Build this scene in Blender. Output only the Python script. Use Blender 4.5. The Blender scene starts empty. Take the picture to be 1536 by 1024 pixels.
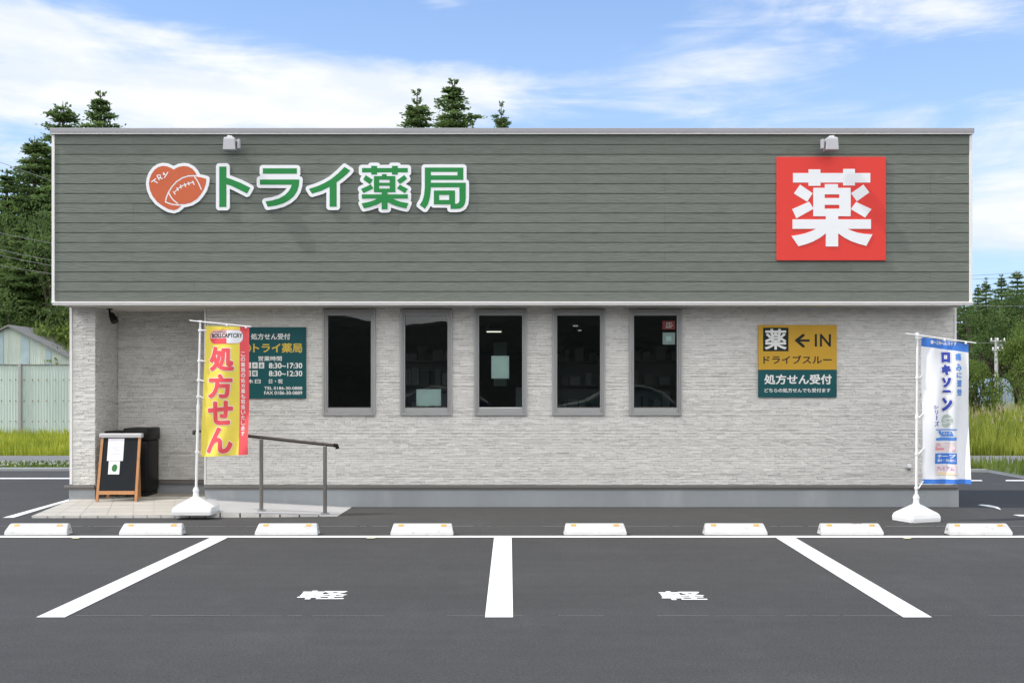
import bpy, bmesh, math, random
import numpy as np
from mathutils import Vector, Matrix
R = math.radians
S = bpy.context.scene
COL = S.collection

# ------------------------------------------------------------------ camera
CAM_H = 1.42          # metres above the asphalt
F = 1600.0            # focal length in photo pixels (photo 1536 wide)
CX, HY = 768.0, 580.0 # principal column, horizon row
cam = bpy.data.cameras.new('camera')
cam.sensor_width = 36.0
cam.lens = 36.0 * F / 1536.0
cam.shift_y = (HY - 512.0) / 1536.0
cam.clip_start, cam.clip_end = 0.1, 3000
camo = bpy.data.objects.new('camera', cam)
camo.location = (0, 0, CAM_H)
camo.rotation_euler = (R(90), 0, 0)
COL.objects.link(camo)
S.camera = camo

# ------------------------------------------------------------------ light
SUN_DIR = Vector((1.0, 0.22, -1.30)).normalized()      # the way the light travels
sun = bpy.data.lights.new('sun', 'SUN')
sun.energy = 3.3
sun.angle = R(0.55)
sun.color = (1.0, 0.955, 0.89)
suno = bpy.data.objects.new('sun', sun)
suno.rotation_euler = SUN_DIR.to_track_quat('-Z', 'Y').to_euler()
suno.location = (-20, -4, 26)
COL.objects.link(suno)
SUN_EL = math.asin(-SUN_DIR.z)
SUN_AZ = math.atan2(-SUN_DIR.x, -SUN_DIR.y)            # from +Y towards +X

W = bpy.data.worlds.new('World')
S.world = W
W.use_nodes = True
def build_world():
    nt = W.node_tree; N = nt.nodes; L = nt.links
    N.clear()
    def nd(t, **k):
        n = N.new(t)
        for a, v in k.items(): setattr(n, a, v)
        return n
    def m(op, a, b=None, c=None, clamp=False):
        n = nd('ShaderNodeMath', operation=op, use_clamp=clamp)
        for i, v in enumerate((a, b, c)):
            if v is None: continue
            if isinstance(v, (int, float)): n.inputs[i].default_value = v
            else: L.new(v, n.inputs[i])
        return n.outputs[0]
    out = nd('ShaderNodeOutputWorld'); bg = nd('ShaderNodeBackground')
    L.new(bg.outputs[0], out.inputs[0])
    sky = nd('ShaderNodeTexSky', sky_type='NISHITA')
    sky.sun_disc = False
    sky.sun_elevation = SUN_EL
    sky.sun_rotation = SUN_AZ
    sky.altitude = 100; sky.air_density = 1.0; sky.dust_density = 0.6; sky.ozone_density = 2.2
    tc = nd('ShaderNodeTexCoord'); sp = nd('ShaderNodeSeparateXYZ')
    L.new(tc.outputs['Generated'], sp.inputs[0])
    az = m('ARCTAN2', sp.outputs[0], sp.outputs[1])
    el = m('ARCSINE', sp.outputs[2])
    cv = nd('ShaderNodeCombineXYZ')
    L.new(m('MULTIPLY', az, 5.0), cv.inputs[0]); L.new(m('MULTIPLY', el, 17.0), cv.inputs[1])
    cv.inputs[2].default_value = 3.7
    n1 = nd('ShaderNodeTexNoise'); n1.inputs['Scale'].default_value = 1.0
    n1.inputs['Detail'].default_value = 9; n1.inputs['Roughness'].default_value = 0.58
    n1.inputs['Distortion'].default_value = 0.5
    L.new(cv.outputs[0], n1.inputs['Vector'])
    cv2 = nd('ShaderNodeCombineXYZ')                    # thin wisps, tilted a little
    L.new(m('ADD', m('MULTIPLY', az, 5.0), m('MULTIPLY', el, 9.0)), cv2.inputs[0])
    L.new(m('SUBTRACT', m('MULTIPLY', el, 34.0), m('MULTIPLY', az, 1.5)), cv2.inputs[1])
    n2 = nd('ShaderNodeTexNoise'); n2.inputs['Scale'].default_value = 1.3
    n2.inputs['Detail'].default_value = 8; n2.inputs['Roughness'].default_value = 0.62
    n2.inputs['Distortion'].default_value = 0.8
    L.new(cv2.outputs[0], n2.inputs['Vector'])
    # banks of cloud: (azimuth, elevation, width, height, strength)
    banks = [(-0.45, 0.300, 0.14, 0.030, 0.44), (-0.46, 0.235, 0.16, 0.032, 0.32), (-0.25, 0.258, 0.18, 0.036, 0.48), (-0.09, 0.264, 0.12, 0.024, 0.28),
             (-0.47, 0.352, 0.06, 0.012, 0.26), (0.36, 0.325, 0.17, 0.034, 0.31), (0.24, 0.352, 0.08, 0.014, 0.22),
             (0.19, 0.285, 0.08, 0.020, 0.24), (0.42, 0.215, 0.30, 0.050, 0.20), (0.0, 0.16, 0.9, 0.075, 0.15),
             (0.44, 0.13, 0.06, 0.04, 0.22), (-0.16, 0.352, 0.03, 0.010, 0.18), (-0.07, 0.345, 0.03, 0.008, 0.2)]
    acc = None
    for a0, e0, sa, se, k in banks:
        da = m('DIVIDE', m('SUBTRACT', az, a0), sa); de = m('DIVIDE', m('SUBTRACT', el, e0), se)
        q = m('ADD', m('MULTIPLY', da, da), m('MULTIPLY', de, de))
        g = m('MULTIPLY', m('EXPONENT', m('MULTIPLY', q, -1.0)), k)
        acc = g if acc is None else m('ADD', acc, g)
    # the half of the sky behind and above carries broken cloud as well
    hi = m('MULTIPLY', m('SUBTRACT', el, 0.45, clamp=True), 0.30)
    noise = m('ADD', m('ADD', m('MULTIPLY', n1.outputs[0], 1.05), m('MULTIPLY', n2.outputs[0], 0.35)), -0.20)
    rear = m('MULTIPLY', sp.outputs[1], -2.2, clamp=True)       # unseen bright cloud bank, added behind the camera to light the shaded wall
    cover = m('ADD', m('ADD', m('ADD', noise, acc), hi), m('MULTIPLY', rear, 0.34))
    mr = nd('ShaderNodeMapRange', interpolation_type='SMOOTHSTEP')
    mr.inputs['From Min'].default_value = 0.56; mr.inputs['From Max'].default_value = 0.98
    L.new(cover, mr.inputs[0])
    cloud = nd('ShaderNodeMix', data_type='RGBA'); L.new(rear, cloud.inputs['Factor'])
    
    n3 = nd('ShaderNodeTexNoise'); n3.inputs['Scale'].default_value = 2.1; n3.inputs['Detail'].default_value = 7
    L.new(cv.outputs[0], n3.inputs['Vector'])                      # denser and thinner parts of the cloud itself
    dens = nd('ShaderNodeMapRange'); dens.inputs['From Min'].default_value = .36; dens.inputs['From Max'].default_value = .60
    L.new(n3.outputs[0], dens.inputs[0])
    cin = nd('ShaderNodeMix', data_type='RGBA'); L.new(dens.outputs[0], cin.inputs['Factor'])
    cin.inputs['A'].default_value = (6.1, 6.6, 7.2, 1); cin.inputs['B'].default_value = (7.3, 7.45, 7.7, 1)
    L.new(cin.outputs['Result'], cloud.inputs['A'])
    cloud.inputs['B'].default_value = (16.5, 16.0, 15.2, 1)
    hz = m('ADD', m('MULTIPLY', m('SUBTRACT', 1.0, m('DIVIDE', el, 0.42), clamp=True), 0.75, clamp=True), 0.18, clamp=True)
    mixh = nd('ShaderNodeMix', data_type='RGBA'); L.new(hz, mixh.inputs['Factor'])
    tint = nd('ShaderNodeMix', data_type='RGBA', blend_type='MULTIPLY'); tint.inputs['Factor'].default_value = 1
    L.new(sky.outputs[0], tint.inputs['A']); tint.inputs['B'].default_value = SKY_TINT
    L.new(tint.outputs['Result'], mixh.inputs['A']); mixh.inputs['B'].default_value = (4.3, 6.1, 8.6, 1)
    mix = nd('ShaderNodeMix', data_type='RGBA')
    L.new(mr.outputs[0], mix.inputs['Factor'])
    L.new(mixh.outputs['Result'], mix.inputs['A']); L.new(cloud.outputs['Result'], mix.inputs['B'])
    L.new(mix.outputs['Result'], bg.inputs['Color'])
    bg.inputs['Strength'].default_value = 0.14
SKY_TINT = (.95, 1.12, 1.42, 1)
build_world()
S.view_settings.view_transform = 'Standard'
S.view_settings.look = 'None'
S.view_settings.exposure = 0.0
S.view_settings.gamma = 1.0
S.view_settings.use_curve_mapping = False
S.cycles.max_bounces = 8
S.cycles.transparent_max_bounces = 12

# ------------------------------------------------------------------ measuring helpers
def at(x, y, D):                                        # photo pixel at a known depth -> metres
    return Vector(((x - CX) * D / F, D, CAM_H + (HY - y) * D / F))
def gd(x, y, z=0.0):                                    # photo pixel on a level plane
    D = F * (CAM_H - z) / (y - HY)
    return Vector(((x - CX) * D / F, D, z))
YW, YF = 12.62, 12.16                                   # wall face, fascia face

# ------------------------------------------------------------------ object helpers
class MB:
    def __init__(s): s.v = []; s.f = []; s.mi = []; s.m = 0
    def add(s, vs, fs):
        b = len(s.v)
        s.v += [tuple(v) for v in vs]
        s.f += [tuple(i + b for i in f) for f in fs]
        s.mi += [s.m] * len(fs)
    def box(s, x0, x1, y0, y1, z0, z1):
        s.add([(x0,y0,z0),(x1,y0,z0),(x1,y1,z0),(x0,y1,z0),(x0,y0,z1),(x1,y0,z1),(x1,y1,z1),(x0,y1,z1)],
              [(0,3,2,1),(4,5,6,7),(0,1,5,4),(1,2,6,5),(2,3,7,6),(3,0,4,7)])
    def rbox(s, x0, x1, y0, y1, z0, z1, b=0.01, M=None):   # bevelled box
        bm = bmesh.new()
        bmesh.ops.create_cube(bm, size=1.0)
        for v in bm.verts:
            v.co = Vector((x0 + (v.co.x + .5) * (x1 - x0), y0 + (v.co.y + .5) * (y1 - y0), z0 + (v.co.z + .5) * (z1 - z0)))
        bmesh.ops.bevel(bm, geom=bm.edges[:], offset=b, segments=2, affect='EDGES', profile=0.5)
        s.bm(bm, M)
    def bm(s, bm, M=None):
        bm.verts.index_update()
        s.add([(M @ v.co if M else v.co) for v in bm.verts], [[v.index for v in f.verts] for f in bm.faces])
        bm.free()
    def tube(s, pts, rad, n=10, cap=True):
        pts = [Vector(p) for p in pts]
        rs = rad if isinstance(rad, (list, tuple)) else [rad] * len(pts)
        vs = []; fs = []
        up = None
        for i, p in enumerate(pts):
            t = (pts[min(i + 1, len(pts) - 1)] - pts[max(i - 1, 0)]).normalized()
            if up is None:
                up = Vector((0, 0, 1)) if abs(t.z) < .9 else Vector((1, 0, 0))
            a = t.cross(up).normalized(); b = a.cross(t).normalized(); up = b
            for k in range(n):
                w = 2 * math.pi * k / n
                vs.append(p + (a * math.cos(w) + b * math.sin(w)) * rs[i])
        for i in range(len(pts) - 1):
            for k in range(n):
                k2 = (k + 1) % n
                fs.append((i*n+k, i*n+k2, (i+1)*n+k2, (i+1)*n+k))
        if cap:
            fs.append(tuple(range(n - 1, -1, -1))); fs.append(tuple((len(pts)-1)*n + k for k in range(n)))
        s.add(vs, fs)
    def prism(s, poly, d0, d1, fn):                     # polygon in 2D, fn(u, v, d) -> 3D, extruded from d0 to d1
        n = len(poly)
        vs = [fn(u, v, d0) for u, v in poly] + [fn(u, v, d1) for u, v in poly]
        fs = [tuple(range(n)), tuple(range(2*n - 1, n - 1, -1))]
        fs += [(i, (i+1) % n, n + (i+1) % n, n + i) for i in range(n)]
        s.add(vs, fs)
    def build(s, name, mats, parent=None, smooth=None, loc=None, fix=False):
        me = bpy.data.meshes.new(name)
        off = Vector(parent_loc(parent)) if parent else Vector(loc or (0, 0, 0))
        me.from_pydata([(v[0]-off.x, v[1]-off.y, v[2]-off.z) for v in s.v], [], s.f)
        mats = mats if isinstance(mats, (list, tuple)) else [mats]
        for m in mats: me.materials.append(m)
        if len(mats) > 1: me.polygons.foreach_set('material_index', s.mi)
        if fix:
            bm = bmesh.new(); bm.from_mesh(me); bmesh.ops.recalc_face_normals(bm, faces=bm.faces); bm.to_mesh(me); bm.free()
        if smooth is not None:
            me.polygons.foreach_set('use_smooth', [True] * len(me.polygons))
            try: me.set_sharp_from_angle(angle=R(smooth))
            except Exception: pass
        me.update()
        o = bpy.data.objects.new(name, me)
        COL.objects.link(o)
        if parent: o.parent = parent
        else: o.location = off
        return o
def parent_loc(o):
    p = Vector((0, 0, 0))
    while o is not None:
        p += o.location; o = o.parent
    return p
def tag(o, label=None, cat=None, group=None, kind=None):
    if label: o['label'] = label
    if cat: o['category'] = cat
    if group: o['group'] = group
    if kind: o['kind'] = kind
    return o
def thing(name, label, cat, loc, group=None, rz=0.0):
    o = bpy.data.objects.new(name, None)
    o.empty_display_size = 0.1
    o.location = loc; o.rotation_euler = (0, 0, rz)
    COL.objects.link(o)
    return tag(o, label, cat, group)
def struct(o): o['kind'] = 'structure'; return o
def copy_tree(o, parent=None):
    c = o.copy(); COL.objects.link(c)
    if parent: c.parent = parent
    for ch in [x for x in S.objects if x.parent == o]: copy_tree(ch, c)
    return c

# ------------------------------------------------------------------ materials
def rgb(r, g, b):                                       # sRGB 0-255 -> linear
    f = lambda c: (c/255/12.92 if c/255 <= .04045 else ((c/255+.055)/1.055)**2.4)
    return (f(r), f(g), f(b), 1)
def pmat(name, col, rough=.6, var=0.0, vscale=3.0, stretch=(1,1,1), bump=0.0, bscale=40.0, metal=0.0, spec=.5,
         island=0.0, detail=6, dirt=None, trans=0.0, bdist=0.01):
    m = bpy.data.materials.new(name); m.use_nodes = True
    nt = m.node_tree; N = nt.nodes; L = nt.links
    b = N['Principled BSDF']
    col = tuple(col) if len(col) == 4 else tuple(col) + (1,)
    b.inputs['Base Color'].default_value = col
    b.inputs['Roughness'].default_value = rough
    b.inputs['Metallic'].default_value = metal
    b.inputs['Specular IOR Level'].default_value = spec
    tc = N.new('ShaderNodeTexCoord'); mp = N.new('ShaderNodeMapping')
    mp.inputs['Scale'].default_value = stretch
    oi = N.new('ShaderNodeObjectInfo'); ad = N.new('ShaderNodeVectorMath'); ad.operation = 'ADD'   # so that copies are not marked alike
    L.new(tc.outputs['Object'], ad.inputs[0]); L.new(oi.outputs['Location'], ad.inputs[1])
    L.new(ad.outputs[0], mp.inputs[0])
    cur = None
    if var or island:
        n = N.new('ShaderNodeTexNoise'); n.inputs['Scale'].default_value = vscale; n.inputs['Detail'].default_value = detail
        n.inputs['Roughness'].default_value = .65
        L.new(mp.outputs[0], n.inputs['Vector'])
        r = N.new('ShaderNodeMapRange'); r.inputs['From Min'].default_value = .3; r.inputs['From Max'].default_value = .7
        r.inputs['To Min'].default_value = 1 - var; r.inputs['To Max'].default_value = 1 + var
        L.new(n.outputs[0], r.inputs[0]); val = r.outputs[0]
        if island:
            g = N.new('ShaderNodeNewGeometry')
            r2 = N.new('ShaderNodeMapRange'); r2.inputs['To Min'].default_value = 1 - island; r2.inputs['To Max'].default_value = 1 + island
            L.new(g.outputs['Random Per Island'], r2.inputs[0])
            mu = N.new('ShaderNodeMath'); mu.operation = 'MULTIPLY'
            L.new(val, mu.inputs[0]); L.new(r2.outputs[0], mu.inputs[1]); val = mu.outputs[0]
        mx = N.new('ShaderNodeVectorMath'); mx.operation = 'SCALE'; mx.inputs[0].default_value = col[:3]
        L.new(val, mx.inputs['Scale']); cur = mx.outputs[0]
        L.new(cur, b.inputs['Base Color'])
    if dirt:                                            # (colour, scale, threshold, amount): stains with a shape of their own
        dc, ds, th, am = dirt
        n = N.new('ShaderNodeTexNoise'); n.inputs['Scale'].default_value = ds; n.inputs['Detail'].default_value = 8
        L.new(mp.outputs[0], n.inputs['Vector'])
        r = N.new('ShaderNodeMapRange'); r.inputs['From Min'].default_value = th; r.inputs['From Max'].default_value = th + .15
        r.inputs['To Max'].default_value = am
        L.new(n.outputs[0], r.inputs[0])
        mx = N.new('ShaderNodeMix'); mx.data_type = 'RGBA'
        L.new(r.outputs[0], mx.inputs['Factor']); mx.inputs['B'].default_value = tuple(dc)[:3] + (1,)
        if cur is not None: L.new(cur, mx.inputs['A'])
        else: mx.inputs['A'].default_value = col
        L.new(mx.outputs['Result'], b.inputs['Base Color'])
    if bump:
        n = N.new('ShaderNodeTexNoise'); n.inputs['Scale'].default_value = bscale; n.inputs['Detail'].default_value = 5
        L.new(mp.outputs[0], n.inputs['Vector'])
        bp = N.new('ShaderNodeBump'); bp.inputs['Strength'].default_value = bump; bp.inputs['Distance'].default_value = bdist
        L.new(n.outputs[0], bp.inputs['Height']); L.new(bp.outputs[0], b.inputs['Normal'])
    return m
def leafmat(name, c0, c1, trans=.35, rough=.6):
    m = bpy.data.materials.new(name); m.use_nodes = True
    nt = m.node_tree; N = nt.nodes; L = nt.links
    N.remove(N['Principled BSDF'])
    g = N.new('ShaderNodeNewGeometry'); cr = N.new('ShaderNodeValToRGB')
    cr.color_ramp.elements[0].color = tuple(c0) + (1,); cr.color_ramp.elements[1].color = tuple(c1) + (1,)
    tc = N.new('ShaderNodeTexCoord'); n = N.new('ShaderNodeTexNoise'); n.inputs['Scale'].default_value = .9; n.inputs['Detail'].default_value = 3
    L.new(tc.outputs['Object'], n.inputs['Vector'])
    a = N.new('ShaderNodeMath'); a.operation = 'MULTIPLY_ADD'; a.inputs[1].default_value = .55
    L.new(g.outputs['Random Per Island'], a.inputs[0])
    r = N.new('ShaderNodeMapRange'); r.inputs['From Min'].default_value = .35; r.inputs['From Max'].default_value = .65; r.inputs['To Max'].default_value = .45
    L.new(n.outputs[0], r.inputs[0]); L.new(r.outputs[0], a.inputs[2])
    L.new(a.outputs[0], cr.inputs[0])
    d = N.new('ShaderNodeBsdfPrincipled'); d.inputs['Roughness'].default_value = rough; d.inputs['Specular IOR Level'].default_value = .3
    t = N.new('ShaderNodeBsdfTranslucent'); mx = N.new('ShaderNodeMixShader'); mx.inputs[0].default_value = trans
    L.new(cr.outputs[0], d.inputs['Base Color']); L.new(cr.outputs[0], t.inputs[0])
    L.new(d.outputs[0], mx.inputs[1]); L.new(t.outputs[0], mx.inputs[2])
    L.new(mx.outputs[0], N['Material Output'].inputs[0])
    return m
M = {}
M['fascia'] = pmat('green_grey_siding', (.146, .165, .143), .75, var=.15, vscale=7, stretch=(.7, 1, 6), bump=.8, bscale=13, island=.04, detail=9, bdist=.006)
M['fascia_gap'] = pmat('siding_groove', (.092, .108, .091), .9, var=.1)
M['stone'] = pmat('pale_ledge_stone_siding', (.765, .752, .72), .8, var=.05, vscale=9, stretch=(.4, 1, 1.6), island=.06, bump=.35, bscale=26, bdist=.004)
M['stone_gap'] = pmat('stone_joint', (.27, .267, .255), .9, var=.08)
M['alu'] = pmat('grey_aluminium', rgb(163, 163, 163), .42, var=.04, vscale=2, metal=.15)
M['alu_dark'] = pmat('grey_flashing', rgb(112, 109, 106), .5, var=.06)
M['cap'] = pmat('silver_roof_cap', rgb(150, 150, 155), .45, var=.03, metal=.2)
M['white_trim'] = pmat('white_trim', (.78, .77, .76), .5, var=.03, vscale=4)
M['soffit'] = pmat('soffit_board', (.62, .59, .54), .8, var=.04)
M['concrete'] = pmat('concrete_foundation', rgb(150, 155, 159), .8, var=.09, vscale=1.6, stretch=(1, 1, .35), bump=.2, bscale=60,
                     dirt=((.46, .47, .47), 2.2, .58, .45))
M['dark'] = pmat('dark_room', (.035, .035, .037), .8, var=.15)
M['roof'] = pmat('roof_sheet', (.25, .26, .27), .6, var=.08)
M['white_paint'] = pmat('white_road_paint', (.84, .84, .83), .6, var=.03, vscale=14, bump=.3, bscale=160, dirt=((.30, .30, .30), 42, .62, .6), bdist=.003)
M['yellow_chalk'] = pmat('yellow_marker_paint', (.60, .56, .34), .8, var=.15, vscale=40)
M['stop'] = pmat('white_moulded_rubber', (.56, .56, .555), .6, var=.05, vscale=7, bump=.15, bscale=70, dirt=((.30, .28, .26), 13, .60, .55))
M['amber'] = pmat('amber_reflector', (.70, .33, .05), .45, var=.05)
M['grey_mark'] = pmat('moulded_line', (.62, .62, .62), .6, var=.04)
M['red'] = pmat('red_panel', (.72, .055, .045), .5, var=.02, vscale=2, spec=.2)
M['signwhite'] = pmat('white_sign_face', (.80, .82, .85), .4, var=.015)
M['green'] = pmat('green_letter', (.024, .235, .062), .5, var=.03, spec=.2)
M['orange'] = pmat('orange_logo', (.56, .13, .058), .5, var=.04, spec=.2)
M['gold'] = pmat('gold_panel', (.60, .35, .04), .5, var=.05, spec=.2)
M['teal'] = pmat('teal_panel', (.011, .090, .100), .5, var=.06, spec=.2)
M['ink'] = pmat('dark_ink', (.018, .026, .024), .6, var=.1, spec=.2)
M['yellow_text'] = pmat('yellow_print', (.66, .47, .06), .5, var=.05)
M['print_white'] = pmat('white_print', (.80, .80, .78), .5, var=.02)
M['flag_yellow'] = pmat('yellow_banner_cloth', (.80, .66, .09), .75, var=.05, vscale=6)
M['flag_red'] = pmat('red_banner_cloth', (.76, .085, .10), .75, var=.04)
M['flag_white'] = pmat('white_banner_cloth', (.78, .80, .84), .7, var=.03)
M['flag_blue'] = pmat('blue_banner_print', (.045, .19, .62), .7, var=.05)
M['navy'] = pmat('deep_blue_print', (.03, .055, .36), .7, var=.06)
M['midblue'] = pmat('bright_blue_print', (.09, .27, .70), .7, var=.08)
M['sage'] = pmat('grey_green_print', (.42, .50, .45), .7, var=.04)
M['palepink'] = pmat('pale_pink_print', (.70, .50, .52), .7, var=.05)
M['palegold'] = pmat('pale_gold_print', (.78, .66, .42), .7, var=.05)
M['silver_print'] = pmat('silver_outline_print', (.55, .57, .62), .6, var=.05)
M['plastic_white'] = pmat('white_plastic', (.83, .83, .83), .38, var=.015)
M['black_plastic'] = pmat('black_plastic', (.008, .008, .0085), .45, var=.12, vscale=6, spec=.22)
M['black_metal'] = pmat('black_metal', (.008, .008, .009), .5, var=.1, spec=.2)
M['wood'] = pmat('orange_wood', (.46, .215, .085), .5, var=.16, vscale=9, stretch=(6, 6, .6), bump=.1, bscale=20)
M['board'] = pmat('chalkboard', (.017, .020, .024), .8, var=.12, vscale=7, spec=.15)
M['rail_bronze'] = pmat('bronze_handrail', (.085, .075, .068), .35, var=.06, metal=.6)
M['steel'] = pmat('brushed_steel_post', (.24, .225, .21), .38, var=.05, metal=.7)
M['paver'] = pmat('beige_paver', (.44, .415, .37), .8, var=.05, vscale=2, island=.035, bump=.15, bscale=90)
M['joint'] = pmat('paver_joint', (.37, .35, .315), .9, var=.08)
M['ramp'] = pmat('pale_concrete_ramp', (.42, .42, .425), .85, var=.05, vscale=2, bump=.15, bscale=80)
M['lamp_grey'] = pmat('white_lamp_housing', (.47, .475, .50), .5, var=.03, spec=.3)
M['lamp_face'] = pmat('lamp_glass', (.40, .41, .43), .2, var=.02)
M['paper'] = pmat('paper', (.80, .80, .84), .8, var=.015)
M['paper_green'] = pmat('pale_green_paper', (.78, .90, .87), .8, var=.06, vscale=9)
M['leafgreen'] = pmat('green_leaf_print', (.03, .17, .04), .7, var=.3, vscale=60)
M['text_grey'] = pmat('grey_print', (.45, .46, .52), .8)
M['sticker_red'] = pmat('red_sticker', (.50, .05, .06), .5, var=.1, vscale=30)
M['sticker_white'] = pmat('pale_sticker', (.55, .60, .60), .5, var=.05)
M['shed'] = pmat('weathered_pale_sheet', (.50, .57, .52), .6, var=.14, vscale=1.4, stretch=(3, 3, .25), dirt=((.62, .62, .48), 1.1, .56, .5))
M['fence'] = pmat('pale_green_sheet', (.46, .55, .525), .6, var=.09, vscale=1.2, stretch=(2, 2, .35), dirt=((.38, .46, .45), 1.0, .56, .45))
M['rust'] = pmat('rusty_bolt', (.25, .13, .05), .8)
M['shed_roof'] = pmat('grey_shed_roof', (.20, .20, .20), .6, var=.1)
M['bark'] = pmat('bark', (.075, .055, .04), .9, var=.3, vscale=5, stretch=(4, 4, 1), bump=.5, bscale=9)
M['pole'] = pmat('concrete_pole', (.42, .42, .42), .8, var=.08)
M['wire'] = pmat('power_cable', (.22, .23, .23), .5, var=.05)
M['tarp'] = pmat('blue_tarp', (.28, .38, .50), .6, var=.12, vscale=2)
M['leaf_dark'] = leafmat('dark_conifer_needles', (.056, .100, .034), (.215, .315, .098), .5)
M['leaf_mid'] = leafmat('broad_leaves', (.060, .105, .022), (.230, .310, .065), .45)
M['grass_bright'] = leafmat('bright_grass', (.20, .26, .022), (.60, .62, .085), .45)
M['grass_tall'] = leafmat('tall_grass', (.15, .21, .024), (.50, .53, .095), .45)
M['seed'] = leafmat('dry_seed_heads', (.30, .25, .12), (.48, .42, .26), .3)
M['grass_verge'] = leafmat('verge_grass', (.07, .13, .02), (.24, .30, .06), .35)
M['petal'] = leafmat('white_flowers', (.50, .52, .42), (.70, .70, .66), .3)
M['soil'] = pmat('grassy_soil', (.085, .11, .030), .95, var=.35, vscale=1.2, bump=.6, bscale=8)
M['hill'] = pmat('wooded_hill', (.010, .016, .008), .95, var=.5, vscale=.35, bump=.8, bscale=.7, bdist=1.0)
M['roadgrey'] = pmat('old_grey_road', (.175, .175, .172), .9, var=.08, vscale=1.5, bump=.3, bscale=120)

def asphalt_mat():
    m = bpy.data.materials.new('asphalt'); m.use_nodes = True
    nt = m.node_tree; N = nt.nodes; L = nt.links; b = N['Principled BSDF']
    b.inputs['Roughness'].default_value = .88; b.inputs['Specular IOR Level'].default_value = .28
    tc = N.new('ShaderNodeTexCoord')
    def noise(sc, det, st=(1,1,1), ro=.6):
        mp = N.new('ShaderNodeMapping'); mp.inputs['Scale'].default_value = st
        L.new(tc.outputs['Object'], mp.inputs[0])
        n = N.new('ShaderNodeTexNoise'); n.inputs['Scale'].default_value = sc; n.inputs['Detail'].default_value = det; n.inputs['Roughness'].default_value = ro
        L.new(mp.outputs[0], n.inputs['Vector']); return n.outputs[0]
    def mr(x, a, b_, c, d):
        r = N.new('ShaderNodeMapRange'); r.inputs[1].default_value = a; r.inputs[2].default_value = b_; r.inputs[3].default_value = c; r.inputs[4].default_value = d
        L.new(x, r.inputs[0]); return r.outputs[0]
    def mul(x, y):
        q = N.new('ShaderNodeMath'); q.operation = 'MULTIPLY'; L.new(x, q.inputs[0]); L.new(y, q.inputs[1]); return q.outputs[0]
    big = mr(noise(.45, 5, (.45, 1.3, 1)), .3, .7, .90, 1.10)
    mid = mr(noise(7, 6), .3, .7, .94, 1.06)
    roll = mr(noise(2.2, 4, (.12, 2.6, 1)), .3, .7, .955, 1.045)       # faint streaks left by the roller
    grit = mr(noise(150, 3, ro=.7), .34, .66, .56, 1.44)
    chip = mr(noise(62, 2, ro=.5), .35, .65, .84, 1.16)
    wear = mr(noise(1.1, 7, (1, .55, 1), .72), .52, .74, 1.0, 1.20)      # patches rubbed paler by tyres
    oil = mr(noise(.8, 3, (1.3, 1, 1)), .66, .76, 1.0, .80)
    val = mul(mul(mul(mul(mul(mul(big, mid), roll), grit), chip), wear), oil)
    vo = N.new('ShaderNodeTexVoronoi'); vo.inputs['Scale'].default_value = 55
    L.new(tc.outputs['Object'], vo.inputs['Vector'])
    spk = mr(vo.outputs['Distance'], .10, .04, 0, 1)
    rare = mr(noise(11, 2), .63, .68, 0, 1)
    spk = mul(spk, rare)
    sc = N.new('ShaderNodeVectorMath'); sc.operation = 'SCALE'; sc.inputs[0].default_value = (.0600, .0592, .0582)
    L.new(val, sc.inputs['Scale'])
    mx = N.new('ShaderNodeMix'); mx.data_type = 'RGBA'; mx.inputs['B'].default_value = (.33, .33, .32, 1)
    L.new(sc.outputs[0], mx.inputs['A']); L.new(spk, mx.inputs['Factor'])
    L.new(mx.outputs['Result'], b.inputs['Base Color'])
    bp = N.new('ShaderNodeBump'); bp.inputs['Strength'].default_value = .55; bp.inputs['Distance'].default_value = .004
    L.new(noise(170, 4), bp.inputs['Height']); L.new(bp.outputs[0], b.inputs['Normal'])
    return m
M['asphalt'] = asphalt_mat()

def glass_mat():
    m = bpy.data.materials.new('window_glass'); m.use_nodes = True
    nt = m.node_tree; N = nt.nodes; L = nt.links; N.remove(N['Principled BSDF'])
    t = N.new('ShaderNodeBsdfTransparent'); t.inputs[0].default_value = (.80, .87, .85, 1)
    g = N.new('ShaderNodeBsdfGlossy'); g.inputs['Roughness'].default_value = .0; g.inputs[0].default_value = (.9, .92, .92, 1)
    fr = N.new('ShaderNodeFresnel'); fr.inputs[0].default_value = 1.66
    mx = N.new('ShaderNodeMixShader'); L.new(fr.outputs[0], mx.inputs[0]); L.new(t.outputs[0], mx.inputs[1]); L.new(g.outputs[0], mx.inputs[2])
    tc = N.new('ShaderNodeTexCoord'); n = N.new('ShaderNodeTexNoise'); n.inputs['Scale'].default_value = 1.7
    L.new(tc.outputs['Object'], n.inputs['Vector'])
    bp = N.new('ShaderNodeBump'); bp.inputs['Strength'].default_value = .05; bp.inputs['Distance'].default_value = .02
    L.new(n.outputs[0], bp.inputs['Height']); L.new(bp.outputs[0], g.inputs['Normal'])
    L.new(mx.outputs[0], N['Material Output'].inputs[0])
    return m
M['glass'] = glass_mat()
M['palepink_light'] = pmat('very_pale_pink_print', (.76, .66, .68), .7, var=.06, vscale=30)
M['flag_red_soft'] = pmat('soft_red_print', (.72, .25, .30), .7)
M['purple_soft'] = pmat('soft_purple_print', (.36, .18, .42), .7)
M['shed_patch'] = pmat('bluish_patch_sheet', (.38, .48, .52), .6, var=.12)
M['shelf_grey'] = pmat('shelf_grey', (.30, .31, .33), .6, var=.05)
M['carton'] = pmat('cartons', (.36, .36, .38), .7, island=.6)
M['dim_panel'] = pmat('dim_panel', (.16, .22, .20), .7, var=.1)
M['metal_rail'] = pmat('silver_top_rail', (.62, .61, .62), .35, var=.05, metal=.3)
M['counter_body'] = pmat('counter_body', (.05, .055, .06), .6, var=.1)
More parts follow.
